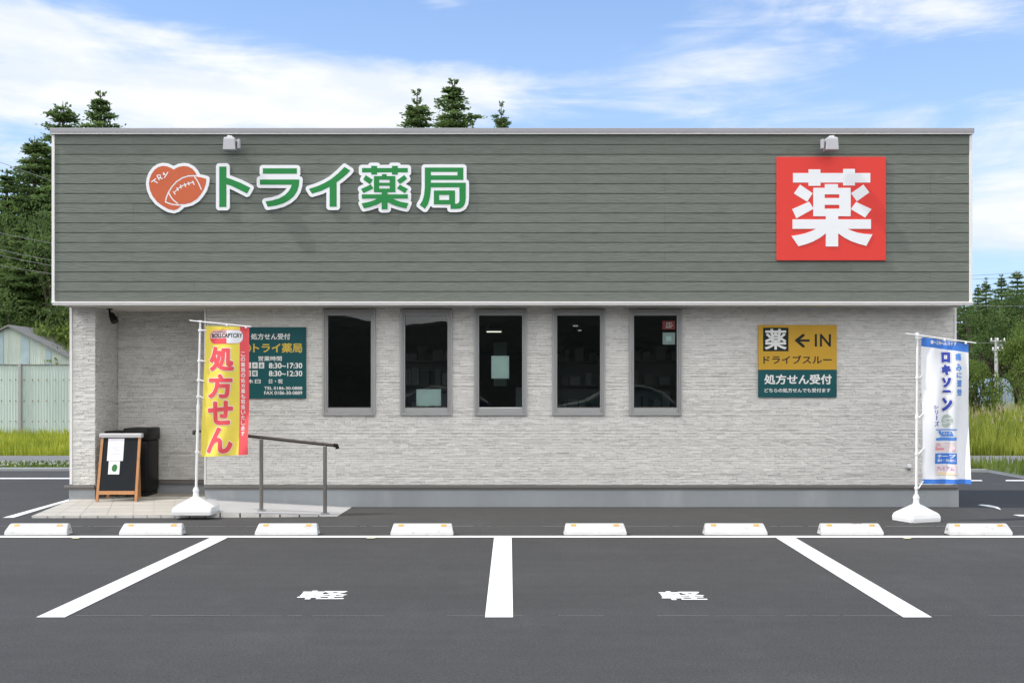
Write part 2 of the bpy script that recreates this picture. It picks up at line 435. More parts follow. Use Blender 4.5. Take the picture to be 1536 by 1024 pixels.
def emis(name, col, k):
    m = bpy.data.materials.new(name); m.use_nodes = True
    nt = m.node_tree; N = nt.nodes; N.remove(N['Principled BSDF'])
    e = N.new('ShaderNodeEmission'); e.inputs[0].default_value = col; e.inputs[1].default_value = k
    nt.links.new(e.outputs[0], N['Material Output'].inputs[0]); return m
M['tube_light'] = emis('fluorescent_tube', (1, .93, .78, 1), 1.3)
M['tube_dim'] = emis('dim_tube', (1, .95, .85, 1), .30)

# ------------------------------------------------------------------ lettering helpers
def text_mesh(body):                                    # outline of a line of text, em = 1
    c = bpy.data.curves.new('text', 'FONT'); c.body = body; c.fill_mode = 'FRONT'
    o = bpy.data.objects.new('text', c); COL.objects.link(o)
    d = bpy.context.evaluated_depsgraph_get()
    me = bpy.data.meshes.new_from_object(o.evaluated_get(d))
    v = np.array([x.co[:2] for x in me.vertices], dtype=np.float64)
    t = np.array([p.vertices[:] for p in me.polygons], dtype=np.int64)
    bpy.data.objects.remove(o); bpy.data.curves.remove(c); bpy.data.meshes.remove(me)
    return v, t
def tri_edges(t):
    cnt = {}
    for a, b, c in t:
        for e in ((a, b), (b, c), (c, a)):
            k = (min(e), max(e)); cnt[k] = cnt.get(k, 0) + 1
    return np.array([k for k, n in cnt.items() if n == 1], dtype=np.int64)
def seg_dist(px, py, A, B):
    ax, ay = A[:, 0], A[:, 1]; dx, dy = B[:, 0] - ax, B[:, 1] - ay
    L2 = dx*dx + dy*dy + 1e-12
    t = np.clip(((px[:, None] - ax) * dx + (py[:, None] - ay) * dy) / L2, 0, 1)
    qx = px[:, None] - ax - t * dx; qy = py[:, None] - ay - t * dy
    return np.sqrt((qx*qx + qy*qy).min(axis=1))
def sdf_text(v, t, gx, gy):                             # signed distance (positive inside) on a grid
    E = tri_edges(t); A, B = v[E[:, 0]], v[E[:, 1]]
    T = v[t]; out = np.empty((len(gy), len(gx)))
    for j, y in enumerate(gy):
        px = gx; py = np.full_like(gx, y)
        d = seg_dist(px, py, A, B)
        near = (T[:, :, 1].min(1) <= y) & (T[:, :, 1].max(1) >= y)
        Q = T[near]; ins = np.zeros(len(px), bool)
        if len(Q):
            def cr(a, b):
                return (b[:, 0] - a[:, 0]) * (py[:, None] - a[:, 1]) - (b[:, 1] - a[:, 1]) * (px[:, None] - a[:, 0])
            c1, c2, c3 = cr(Q[:, 0], Q[:, 1]), cr(Q[:, 1], Q[:, 2]), cr(Q[:, 2], Q[:, 0])
            ins = (((c1 >= 0) & (c2 >= 0) & (c3 >= 0)) | ((c1 <= 0) & (c2 <= 0) & (c3 <= 0))).any(axis=1)
        out[j] = np.where(ins, d, -d)
    return out
def sdf_polys(polys, gx, gy):
    out = np.full((len(gy), len(gx)), -1e9)
    for poly in polys:
        P_ = np.array(poly, float); A, B = P_, np.roll(P_, -1, axis=0)
        for j, y in enumerate(gy):
            py = np.full_like(gx, y); d = seg_dist(gx, py, A, B)
            cond = (A[:, 1] > y) != (B[:, 1] > y)
            xi = A[:, 0] + (y - A[:, 1]) * (B[:, 0] - A[:, 0]) / np.where(B[:, 1] == A[:, 1], 1e-9, B[:, 1] - A[:, 1])
            ins = ((cond[None, :]) & (gx[:, None] < xi[None, :])).sum(1) % 2 == 1
            out[j] = np.maximum(out[j], np.where(ins, d, -d))
    return out
def iso(mb, F_, gx, gy, fn, d, d_back=None, flat=True, flip=False):
    """fill where F_ > 0; fn(u, v, d) -> 3D; with d_back side walls go back to that depth"""
    H, Wd = F_.shape; ins = F_ > 0
    cnt = ins[:-1, :-1].astype(int) + ins[:-1, 1:] + ins[1:, :-1] + ins[1:, 1:]
    def lerp(a, b, fa, fb): return a + (b - a) * fa / (fa - fb)
    for j in range(H - 1):
        row = cnt[j]
        if row.max() == 0: continue
        i = 0
        while i < Wd - 1:
            c = row[i]
            if c == 0: i += 1; continue
            if c == 4:
                k = i
                if flat:
                    while k + 1 < Wd - 1 and row[k + 1] == 4: k += 1
                vs = [(gx[i], gy[j]), (gx[k+1], gy[j]), (gx[k+1], gy[j+1]), (gx[i], gy[j+1])]
                mb.add([fn(u, v, d) for u, v in vs], [(0, 1, 2, 3)]); i = k + 1; continue
            cs = [(j, i), (j, i+1), (j+1, i+1), (j+1, i)]
            pts = []; tags = []
            for q in range(4):
                a, b = cs[q], cs[(q+1) % 4]
                pa, pb = (gx[a[1]], gy[a[0]]), (gx[b[1]], gy[b[0]])
                fa, fb = F_[a], F_[b]
                if fa > 0: pts.append(pa); tags.append(0)
                if (fa > 0) != (fb > 0):
                    pts.append((lerp(pa[0], pb[0], fa, fb), lerp(pa[1], pb[1], fa, fb))); tags.append(1 if fa > 0 else 2)
            if len(pts) >= 3:
                mb.add([fn(u, v, d) for u, v in pts], [tuple(range(len(pts)))])
            if d_back is not None:
                n = len(pts)
                for q in range(n):
                    if tags[q] == 1 and tags[(q+1) % n] == 2:
                        p0, p1 = pts[q], pts[(q+1) % n]
                        mb.add([fn(*p0, d), fn(*p1, d), fn(*p1, d_back), fn(*p0, d_back)], [(0, 1, 2, 3)])
            i += 1
def put_text(mb, body, box, fn, d, bold=0.0, res=.5, flat=True, grow=0.0):
    """text fitted to the photo box (x0, y0, x1, y1), rows growing downwards"""
    v, t = text_mesh(body)
    lo, hi = v.min(0), v.max(0); x0, y0, x1, y1 = box
    b = bold
    q = np.empty_like(v)
    q[:, 0] = (x0 + b) + (v[:, 0] - lo[0]) / max(hi[0] - lo[0], 1e-6) * (x1 - x0 - 2*b)
    q[:, 1] = (y1 - b) - (v[:, 1] - lo[1]) / max(hi[1] - lo[1], 1e-6) * (y1 - y0 - 2*b)
    m_ = grow + res * 2
    gx = np.arange(x0 - m_, x1 + m_ + res, res); gy = np.arange(y0 - m_, y1 + m_ + res, res)
    iso(mb, sdf_text(q, t, gx, gy) + bold + grow, gx, gy, fn, d, flat=flat)
def put_vertical(mb, body, x0, x1, ys, fn, d, bold=.4, res=.4, flat=False, grow=0.0):
    for ch, (a, b) in zip(body, ys): put_text(mb, ch, (x0, a, x1, b), fn, d, bold, res, flat, grow)
def put_polys(mb, polys, fn, d, grow=0.0, res=.5, d_back=None, flat=True):
    A = np.array([p for q in polys for p in q], float)
    gx = np.arange(A[:, 0].min() - grow - 2*res, A[:, 0].max() + grow + 3*res, res)
    gy = np.arange(A[:, 1].min() - grow - 2*res, A[:, 1].max() + grow + 3*res, res)
    iso(mb, sdf_polys(polys, gx, gy) + grow, gx, gy, fn, d, d_back, flat)
def stroke(pts, w):                                     # a pen stroke as a polygon with square ends
    pts = [Vector(p) for p in pts]; L_, R_ = [], []
    for i, p in enumerate(pts):
        t = (pts[min(i+1, len(pts)-1)] - pts[max(i-1, 0)]).normalized(); n = Vector((-t.y, t.x)) * w / 2
        L_.append((p.x + n.x, p.y + n.y)); R_.append((p.x - n.x, p.y - n.y))
    return L_ + R_[::-1]
def rect(x0, y0, x1, y1): return [(x0, y0), (x1, y0), (x1, y1), (x0, y1)]
def on_plane(D0):                                       # (photo x, photo y, metres in front of the plane) -> 3D
    def fn(x, y, d=0.0):
        p = at(x, y, D0); return (p.x, D0 - d, p.z)
    return fn
def zr(y, D): return CAM_H + (HY - y) * D / F
def xr(x, D): return (x - CX) * D / F

# ================================================================== GROUND
rnd = random.Random(5)
g = MB(); g.add([(-600,-600,-.06),(600,-600,-.06),(600,900,-.06),(-600,900,-.06)], [(0,1,2,3)])
struct(g.build('ground', M['soil']))
VERGE0, VERGE1, ROAD1 = F*CAM_H/(706-HY), F*CAM_H/(697-HY), F*CAM_H/(683-HY)
a = MB(); a.box(-60, 60, -30, VERGE0, -.055, 0.0)
struct(a.build('parking_lot', M['asphalt']))
v = MB(); v.box(-60, 3.0, VERGE0 + .13, VERGE1, -.055, .035)
VR = [gd(1440, 707.4), gd(1482, 708.0), gd(1540, 718.6), gd(1660, 738)]
def vr_y(x):
    for a_, b_ in zip(VR, VR[1:]):
        if x <= b_.x: return a_.y + (b_.y-a_.y)*(x-a_.x)/(b_.x-a_.x)
    return VR[-1].y
v.add([(3.0, VR[0].y+.12, .03)] + [(p.x, p.y+.12, .03) for p in VR] + [(60, VR[-1].y, .03), (60, VERGE1, .03), (3.0, VERGE1, .03)], [tuple(range(8))])
struct(v.build('verge', M['soil']))
k = MB(); k.rbox(-60, 3.0, VERGE0 + .002, VERGE0 + .128, -.055, .05, .012)
kp = [Vector((3.0, VR[0].y, 0))] + VR
for a_, b_ in zip(kp, kp[1:]):
    k.add([(a_.x,a_.y,-.05),(b_.x,b_.y,-.05),(b_.x,b_.y,.045),(a_.x,a_.y,.045),(a_.x,a_.y+.119,.046),(b_.x,b_.y+.119,.046)], [(0,1,2,3),(3,2,5,4)])
struct(k.build('kerb', M['concrete']))
r = MB(); r.box(-60, 60, VERGE1 + .002, ROAD1, -.055, .0)
struct(r.build('road', M['roadgrey']))
def flatpoly(name, pts, z=.004, m='white_paint'):
    b = MB(); b.add([(p.x, p.y, z) for p in pts], [tuple(range(len(pts)))]); return struct(b.build(name, M[m]))
def gline(name, y0, y1, x0, x1, m='white_paint', z=.004):
    d0, d1 = F*CAM_H/(y0-HY), F*CAM_H/(y1-HY)
    return flatpoly(name, [Vector((x0, d0, 0)), Vector((x1, d0, 0)), Vector((x1, d1, 0)), Vector((x0, d1, 0))], z, m)
# painted lines
gline('parking_line', 806.2, 803.6, -30, 30)
for q in (((54,926),(97,926),(341,806.6),(315,806.6)), ((727.5,926),(769.5,926),(767.5,806.6),(741,806.6)), ((1355,926),(1398,926),(1193,806.6),(1164,806.6))):
    flatpoly('parking_line', [gd(x, y) for x, y in q])
flatpoly('parking_line', [gd(x, y) for x, y in ((4,776.5),(20,776.5),(104,751),(104,748.5))])
gline('road_line', 718.3, 716.6, -40, -6.5)
gline('road_line', 698.6, 697.2, 6, 40)
flatpoly('road_line', [gd(x, y) for x, y in ((1430,721.4),(1474,721.4),(1472,720),(1430,720))])
flatpoly('road_line', [gd(x, y) for x, y in ((1508,721.4),(1700,721.4),(1700,719.8),(1509,719.8))])
flatpoly('road_line', [gd(x, y) for x, y in ((1467,757.4),(1492,761.6),(1502,764.8),(1497,760.2),(1484,757.4),(1472,756.6))])
flatpoly('road_line', [gd(x, y) for x, y in ((1519,772),(1530,774.2),(1640,775),(1640,772.8),(1534,772))])
# thin chalk lines left by the painters: broken dashes
def chalk(y, w, n, seed, keep):
    q = random.Random(seed); b = MB(); D = F*CAM_H/(y-HY); x = -8.0
    while x < 8:
        l = q.uniform(.02, .5)
        if q.random() < keep:
            ww = w * q.uniform(.4, 1.2); o = q.uniform(-.004, .004)
            b.add([(x, D+o-ww/2, .004), (x+l, D+o-ww/2, .004), (x+l, D+o+ww/2, .004), (x, D+o+ww/2, .004)], [(0,1,2,3)])
        x += l + q.uniform(.005, .06)
    struct(b.build('chalk_line', M['grey_chalk']))
M['grey_chalk'] = pmat('grey_chalk', (.21, .21, .21), .9, var=.35, vscale=60)
chalk(923.5, .007, 0, 3, .55); chalk(789.3, .022, 0, 4, .93)
for x, y, w in ((113,807,12), (556,806.8,14), (1360,807.4,12)):
    flatpoly('paint_dab', [gd(x-w/2,y+1.3), gd(x+w/2-2,y+1.3), gd(x+w/2+3,y-.4), gd(x-w/2+4,y-.4)], .008, 'yellow_chalk')
# the kei-car mark in each bay
def kei(x0, x1, y0, y1):
    A = gd((x0+x1)/2, y1); B = gd((x0+x1)/2, y0); s = A.y * F**-1
    cxm = xr((x0+x1)/2, (A.y+B.y)/2); wd = (x1-x0) * ((A.y+B.y)/2) / F * .94
    sk = 0
    def fn(u, v, d): return (cxm + (u-.5)*wd, B.y + (A.y-B.y)*v, .004)
    b = MB(); put_text(b, '軽', (0, 0, 1, 1), fn, 0, bold=.022, res=.012)
    struct(b.build('road_marking', M['white_paint']))
kei(447, 523, 886, 899); kei(988, 1059, 887, 900)

# ================================================================== ENTRANCE SLAB
def slab():
    YB = 13.38
    fr = [(47,776.5,.022),(120,776.5,.026),(200,776.4,.028),(262,776.3,.030),(330,775.8,.055),(420,775.2,.030),(507,774,.004)]
    X = []
    for x, y, z in fr: p = gd(x, y); X.append((p.x, p.y, z))
    xb = [xr(108,YW), xr(143,YW), xr(200,YW), xr(262,YW), xr(308,YW), xr(420,YW), xr(529,YW)]
    zb = [.094, .095, .096, .097, .097, .050, .004]
    return X, xb, zb, YB
fr, xb, zb, YB = slab()
def slab_z(x, y):
    best = None
    for i in range(6):
        t = (y - fr[i][1]) / (YW - fr[i][1]); t = min(max(t, 0), 1)
        xa = fr[i][0]*(1-t) + xb[i]*t; xe = fr[i+1][0]*(1-t) + xb[i+1]*t
        if xa - .02 <= x <= xe + .02:
            u = (x - xa) / (xe - xa)
            return (fr[i][2]*(1-u)+fr[i+1][2]*u)*(1-t) + (zb[i]*(1-u)+zb[i+1]*u)*t
    return .097
pv = MB(); rp = MB(); kb = MB(); jt = MB()
for i in range(6):
    tgt = pv if i < 4 else rp
    A, B_ = fr[i], fr[i+1]; C_, D_ = (xb[i+1], YW, zb[i+1]), (xb[i], YW, zb[i])
    n = 5 if i < 4 else 1                               # paver rows front to back
    m_ = 2 if i < 4 else 1
    for u in range(m_):
        for w in range(n):
            def q(s, t):
                a_ = [A[k]*(1-s)+B_[k]*s for k in range(3)]; b_ = [D_[k]*(1-s)+C_[k]*s for k in range(3)]
                return tuple(a_[k]*(1-t)+b_[k]*t for k in range(3))
            e = .005 if i < 4 else 0; f = .004 if i < 4 else 0
            s0, s1, t0, t1 = u/m_+e, (u+1)/m_-e, w/n+f, (w+1)/n-f
            tgt.add([q(s0,t0), q(s1,t0), q(s1,t1), q(s0,t1)], [(0,1,2,3)])
    if i < 4: jt.add([(A[0],A[1],A[2]-.003),(B_[0],B_[1],B_[2]-.003),(C_[0],C_[1],C_[2]-.003),(D_[0],D_[1],D_[2]-.003)], [(0,1,2,3)])
    nk = 3
    for u in range(nk):                                 # kerb blocks along the front
        s0, s1 = u/nk + .012, (u+1)/nk - .012
        L0 = lambda s, k: A[k]*(1-s)+B_[k]*s
        p0 = (L0(s0,0), L0(s0,1)); p1 = (L0(s1,0), L0(s1,1))
        z0, z1 = L0(s0,2), L0(s1,2)
        kb.add([(*p0,-.01),(*p1,-.01),(*p1,z1),(*p0,z0)], [(0,1,2,3)])
for x0, x1 in ((143,200),(200,262),(262,308)):          # alcove floor
    for (ya, yb) in ((YW+.004, 13.0), (13.008, YB)):
        pv.add([(xr(x0,YW)+.006,ya,.097),(xr(x1,YW)-.006,ya,.097),(xr(x1,YW)-.006,yb,.097),(xr(x0,YW)+.006,yb,.097)], [(0,1,2,3)])
jt.add([(xr(143,YW),YW,.094),(xr(308,YW),YW,.094),(xr(308,YW),YB,.094),(xr(143,YW),YB,.094)], [(0,1,2,3)])
jt.add([(fr[0][0],fr[0][1]+.003,-.01),(fr[3][0],fr[3][1]+.003,-.01),(fr[3][0],fr[3][1]+.003,fr[3][2]-.003),(fr[0][0],fr[0][1]+.003,fr[0][2]-.003)], [(0,1,2,3)])
kb.add([(fr[0][0]-.001,fr[0][1],-.01),(xb[0],YW,-.01),(xb[0],YW,zb[0]),(fr[0][0]-.001,fr[0][1],fr[0][2])], [(0,1,2,3)])
pav = MB()
struct(pv.build('porch', M['paver'])); struct(jt.build('porch_bed', M['joint']))
struct(rp.build('ramp', M['ramp'])); struct(kb.build('porch_kerb', pmat('kerb_block', (.56,.545,.51), .8, var=.12, vscale=6)))

# ================================================================== BUILDING
XL, XRT = xr(105, YW), xr(1434, YW)
FXL, FXR = xr(79.5, YF), xr(1457, YF)
ZTOP, ZBOT = zr(202.5, YF), zr(452, YF)
bld = thing('pharmacy_building', 'single storey pharmacy with green grey boarded fascia over a pale stone clad wall', 'building', (0, YW, 0))
# fascia: seventeen boards with real grooves
core = MB(); core.box(FXL+.006, FXR-.006, YF+.012, 13.9, ZBOT, ZTOP)
core.build('parapet', M['fascia_gap'], bld)
fb = MB(); n = 17; hb = (ZTOP - ZBOT) / n
q = random.Random(11)
for i in range(n):
    z0 = ZBOT + i*hb; x = FXL + .012; first = True
    while x < FXR - .013:
        L_ = 3.03 if not first else q.choice([.9, 1.6, 2.3, 3.03]); first = False
        x1 = min(x + L_, FXR - .012)
        o = q.uniform(-.0012, .0012)
        y0 = YF + o
        fb.add([(x+.0008,y0+.004,z0+.0022),(x1-.0008,y0+.004,z0+.0022),(x1-.0008,y0-.0005,z0+.006),(x+.0008,y0-.0005,z0+.006),
                (x1-.0008,y0,z0+hb-.003),(x+.0008,y0,z0+hb-.003),(x1-.0008,y0+.011,z0+hb-.0008),(x+.0008,y0+.011,z0+hb-.0008),
                (x+.0008,y0+.0119,z0+.0006),(x1-.0008,y0+.0119,z0+.0006)],
               [(0,1,2,3),(3,2,4,5),(5,4,6,7),(8,9,1,0)])
        x = x1
fb.build('fascia', M['fascia'], bld)
cp = MB()
cx0, cx1, cz0, cz1 = xr(77,YF), xr(1459.3,YF), zr(200.5,YF), zr(193.3,YF)
cp.rbox(cx0, cx1, YF-.045, 13.95, cz0, cz1, .006)
cp.build('roof_cap', M['cap'], bld)
cp = MB(); cp.box(cx0+.006, cx1-.006, YF-.040, 13.92, zr(202.2,YF), cz0-.0005)
cp.build('cap_drip_edge', M['white_trim'], bld)
for x0, x1 in ((78, 82.3), (1453.7, 1458)):
    tr = MB(); tr.rbox(xr(x0,YF), xr(x1,YF), YF-.012, YF+.05, zr(455,YF), zr(203.3,YF), .004)
    tr.build('corner_trim', M['white_trim'], bld)
bt = MB()
bt.rbox(xr(78,YF), xr(1459,YF), YF-.022, YF+.03, zr(455.0,YF), zr(452.4,YF), .004)
bt.rbox(xr(79,YF), xr(1458,YF), YF-.014, YF+.03, zr(457.6,YF), zr(455.3,YF), .003)
bt.build('soffit_trim', M['white_trim'], bld)
sf = MB(); zs = zr(456.6, YF)
sf.box(FXL+.01, FXR-.01, YF+.031, 13.42, zs, zs+.03)
sf.build('soffit', M['soffit'], bld)
ZS = zs
# walls behind the stone
ZB = zr(727, YW)
def window_rects():
    return [(484.4,563.7),(600.2,678.6),(711.2,790.6),(828.4,907.6),(943.6,1022.8)]
WZ0, WZ1 = zr(622.6, YW), zr(464.2, YW)
wins = [(xr(a_,YW), xr(b_,YW)) for a_, b_ in window_rects()]
back = MB()
def wallseg(mb, x0, x1, z0, z1): mb.box(x0, x1, YW+.012, YW+.16, z0, z1)
xs0 = xr(308, YW)
edges = [xs0] + [e for w in wins for e in (w[0]+.03, w[1]-.03)] + [XRT]
for i in range(0, len(edges), 2): wallseg(back, edges[i], edges[i+1], .02, ZS)
for w in wins:
    wallseg(back, w[0]+.03, w[1]-.03, .02, WZ0+.03); wallseg(back, w[0]+.03, w[1]-.03, WZ1-.03, ZS)
xp1 = xr(143, YW); YAL = 13.35
back.box(XL, xp1-.012, YW+.012, YAL+.1, .02, ZS)                        # pillar
back.box(xp1-.011, xs0+.149, YAL+.012, YAL+.112, .02, ZS)               # alcove back
back.box(xs0, xs0+.15, YW+.161, YAL+.011, .02, ZS)                      # alcove right return
back.box(XRT-.16, XRT, YW+.161, 13.9, .02, ZS)
back.build('wall_core', M['stone_gap'], bld)
def stones(mb, u0, u1, z0, z1, fn, holes=(), seed=1, amp=.013):
    q = random.Random(seed); z = z0
    while z < z1 - .006:
        h = q.uniform(.012, .023)
        if z + h > z1 - .008: h = z1 - z
        spans = [(u0, u1)]
        for (a_, b_, c_, d_) in holes:
            if z + h > c_ and z < d_:
                ns = []
                for s0, s1 in spans:
                    if b_ <= s0 or a_ >= s1: ns.append((s0, s1)); continue
                    if a_ - s0 > .01: ns.append((s0, a_))
                    if s1 - b_ > .01: ns.append((b_, s1))
                spans = ns
        for s0, s1 in spans:
            u = s0
            while u < s1 - 1e-6:
                l = q.uniform(.03, .13)
                if s1 - (u + l) < .05: l = s1 - u
                d = q.uniform(.003, amp); g_ = q.choice((.0003, .0004, .0006, .0010, .0021)); t = q.uniform(-.0015, .0015)
                a0, a1, c0, c1 = u+g_*.6, u+l-g_*.6, z+g_, z+h-g_
                p = [(a0,c0,0),(a1,c0,0),(a1,c1,0),(a0,c1,0),(a0+.001,c0+.0015,d),(a1-.001,c0+.0015,d+t),(a1-.001,c1-.0015,d+t),(a0+.001,c1-.0015,d)]
                mb.add([fn(*w) for w in p], [(4,5,6,7),(0,1,5,4),(1,2,6,5),(2,3,7,6),(3,0,4,7)])
                u += l
        z += h
st = MB()
holes = [(w[0]+.004, w[1]-.004, WZ0+.004, WZ1-.004) for w in wins]
stones(st, xs0+.01, XRT-.02, ZB, ZS, lambda u,v,d: (u, YW+.012-d, v), holes, 21)
st.build('stone_wall', M['stone'], bld)
st = MB(); stones(st, XL+.03, xp1-.004, ZB, ZS, lambda u,v,d: (u, YW+.012-d, v), (), 22)
stones(st, YW+.014, YAL, ZB-.03, ZS, lambda u,v,d: (xp1-.011+d, u, v), (), 23)
st.build('stone_pillar', M['stone'], bld)
st = MB(); stones(st, xp1-.004, xs0+.0, ZB-.0, ZS, lambda u,v,d: (u, YAL+.011-d, v), (), 24)
st.build('alcove_wall', M['stone'], bld)
for x0, x1 in ((XL-.004, XL+.028), (XRT-.022, XRT+.006), (xs0-.014, xs0+.008)):
    ct = MB(); ct.rbox(x0, x1, YW-.006, YW+.04, ZB+.005, ZS-.002, .004)
    ct.build('wall_corner_trim', M['white_trim'], bld)
fl = MB()                                                                # flashing over the footing
zf0, zf1 = zr(733.8, YW), zr(727.6, YW)
for x0, x1 in ((XL-.06, xp1+.0), (xs0-.01, XRT+.02)):
    fl.rbox(x0, x1, YW-.030, YW+.011, zf0+.018, zf1, .004)
    fl.rbox(x0+.004, x1-.004, YW-.018, YW+.011, zf0, zf0+.0175, .003)
fl.rbox(xp1+.002, xs0-.012, YAL-.03, YAL+.011, zf0, zf1, .004)
fl.build('base_flashing', M['alu_dark'], bld)
fd = MB()
fd.box(XL-.01, xp1-.003, YW-.004, YW+.0115, -.02, zf0-.0005)
fd.box(xs0-.003, xr(1438,YW), YW-.004, YW+.0115, -.02, zf0-.0005)
fd.box(xp1-.002, xs0-.004, YAL+.0, YAL+.0118, .0, zf0-.0005)
fd.box(XRT+.002, xr(1438,YW)-.001, YW+.012, 13.9, -.02, zf0-.0005)
fd.build('foundation', M['concrete'], bld)
# back of the building (lower, narrower) and roof
bb = MB()
bb.box(XL+.001, XL+.15, YAL+.12, 17.6, 0, 3.1); bb.box(2.85, 3.0, 13.9, 17.6, 0, 3.1); bb.box(XL+.151, 2.849, 17.45, 17.6, 0, 3.1)
bb.box(3.001, XRT-.161, 13.75, 13.9, .02, ZS)
bb.build('rear_wall', M['stone_gap'], bld)
rf = MB(); rf.box(XL-.05, 3.1, 13.96, 17.7, 3.101, 3.22); rf.build('roof', M['roof'], bld)
# dark interior seen through the glass
it = MB()
it.box(xs0+.16, 2.84, 17.3, 17.4, .1, 2.6)
it.box(xs0+.16, 2.84, YW+.2, 17.29, .02, .1)
it.box(xs0+.16, 2.84, YW+.17, 17.29, ZS+.04, ZS+.1)
it.box(2.70, 2.82, YW+.2, 17.29, .11, ZS)
it.build('interior', M['dark'], bld)

# windows
def make_window(x0, x1, i):
    z0, z1 = WZ0, WZ1
    mb = MB()
    def ring(ix, iz, ox, oz, ya, yb):
        a0, a1, c0, c1 = x0+ox, x1-ox, z0+oz, z1-oz
        b0, b1, d0, d1 = x0+ix, x1-ix, z0+iz, z1-iz
        mb.rbox(a0, b0, ya, yb, c0, c1, .003); mb.rbox(b1, a1, ya, yb, c0, c1, .003)
        mb.rbox(b0+.0005, b1-.0005, ya+.0008, yb, c0, d0, .003); mb.rbox(b0+.0005, b1-.0005, ya+.0008, yb, d1, c1, .003)
    ring(.022, .020, 0, 0, YW-.030, YW+.06)
    fo = mb.build('window', M['alu'], bld)
    mb = MB(); ring(.040, .036, .0223, .0203, YW-.018, YW+.06)
    mb.build('sash', M['alu'], fo)
    sx, sb, stp = .058, .086, .070
    mb = MB()
    b0, b1 = x0+.0403, x1-.0403; c0, c1 = z0+.0363, z1-.0363
    ya, yb = YW-.006, YW+.07
    mb.rbox(b0, x0+sx, ya, yb, c0, c1, .003); mb.rbox(x1-sx, b1, ya, yb, c0, c1, .003)
    mb.rbox(x0+sx+.0005, x1-sx-.0005, ya+.001, yb, c0, z0+sb, .003); mb.rbox(x0+sx+.0005, x1-sx-.0005, ya+.001, yb, z1-stp, c1, .003)
    mb.build('glazing_bead', M['alu'], fo)
    mb = MB(); gx0, gx1, gz0, gz1 = x0+sx-.004, x1-sx+.004, z0+sb-.004, z1-stp+.004
    mb.add([(gx0,YW+.030,gz0),(gx1,YW+.030,gz0),(gx1,YW+.030,gz1),(gx0,YW+.030,gz1)], [(0,1,2,3)])
    mb.build('pane', M['glass'], fo)
    mb = MB(); t = .004
    mb.rbox(gx0+.004, gx1-.004, YW+.024, YW+.029, gz0+.004, gz0+.012, .001)
    mb.build('gasket', M['white_trim'] if i == 2 else M['alu_dark'], fo)
    return fo
for i, (x0, x1) in enumerate(wins): make_window(x0, x1, i)

# things inside and on the glass
def pane_sheet(name, label, cat, box, m, D=YW+.045, tilt=0.0, grp=None, extras=()):
    x0, y0, x1, y1 = box; c = at((x0+x1)/2, (y0+y1)/2, D)
    b = MB(); b.box(xr(x0,D), xr(x1,D), D, D+.0015, zr(y1,D), zr(y0,D))
    if extras: b.m = 1
    for bx in extras: b.box(xr(bx[0],D), xr(bx[2],D), D-.0012, D-.0004, zr(bx[3],D), zr(bx[1],D))
    return tag(b.build(name, [M[m], M['sticker_white']] if extras else M[m], loc=c), label, cat, grp)
pane_sheet('notice_sheet', 'wide pale green notice taped low inside the second narrow window', 'notice', (624.6, 583.5, 661.5, 608.5), 'paper_green')
pane_sheet('notice_sheet', 'tall pale green poster inside the middle window', 'notice', (737, 533.5, 763.5, 567.5), 'paper_green', extras=())
pane_sheet('hanging_panel', 'dim upright panel hanging deep inside behind the middle window poster', 'panel', (740.5, 513.5, 760, 579), 'dim_panel' if 'dim_panel' in M else 'teal', D=14.4)
o = pane_sheet('sticker', 'red security sticker at the top right of the fifth window', 'sticker', (993.8, 481, 1012.6, 494), 'sticker_red', D=YW+.034)
b = MB(); D = YW+.0325
b.box(xr(998.5,D), xr(1007.5,D), D, D+.0008, zr(491.5,D), zr(490,D)); b.box(xr(999.5,D), xr(1001,D), D, D+.0008, zr(489.6,D), zr(483.5,D))
b.box(xr(1001.4,D), xr(1008,D), D, D+.0008, zr(485,D), zr(483.5,D)); b.box(xr(1003,D), xr(1004.4,D), D, D+.0008, zr(489.6,D), zr(485.2,D)); b.box(xr(1005,D), xr(1009.5,D), D, D+.0008, zr(488.6,D), zr(487.2,D))
b.build('emblem', M['print_white'], o)
o = pane_sheet('sticker', 'pale square sticker under the red one in the fifth window', 'sticker', (994, 498.5, 1012.6, 516.5), 'sticker_white', D=YW+.034)
b = MB(); b.box(xr(999,D), xr(1007,D), D, D+.0008, zr(511.5,D), zr(504,D)); b.build('emblem', M['paper_green'], o)
for lab, x0, x1, y, D in (('lit fluorescent ceiling tube behind the middle window', 730, 752, 497.5, 16.3),
                          ('short lit ceiling tube behind the fourth window, upper of two', 859.5, 867, 488.7, 16.0), ('short lit ceiling tube behind the fourth window, lower of two', 867, 872, 495.5, 16.6)):
    c = at((x0+x1)/2, y, D); t = thing('ceiling_light', lab, 'ceiling light', c)
    b = MB(); b.rbox(xr(x0,D), xr(x1,D), D-.02, D+.02, c.z-.008, c.z+.008, .004); b.build('tube', M['tube_light' if x1-x0 > 10 else 'tube_dim'], t)
    b = MB(); b.box(xr(x0,D)-.02, xr(x1,D)+.02, D-.05, D+.05, c.z+.011, c.z+.05); b.box(xr(x0,D)+.01, xr(x0,D)+.03, D-.01, D+.01, c.z+.05, ZS+.035); b.build('housing', M['alu_dark'], t)
ctr = thing('counter', 'dark dispensing counter inside behind the windows', 'counter', (-.2, 15.0, .1))
b = MB(); b.rbox(-2.4, 2.3, 14.8, 15.2, .101, 1.0, .02); b.build('body', M['counter_body'] if 'counter_body' in M else M['dark'], ctr)
b = MB(); b.rbox(-2.45, 2.35, 14.75, 15.3, 1.001, 1.04, .01); b.build('top', M['alu_dark'], ctr)
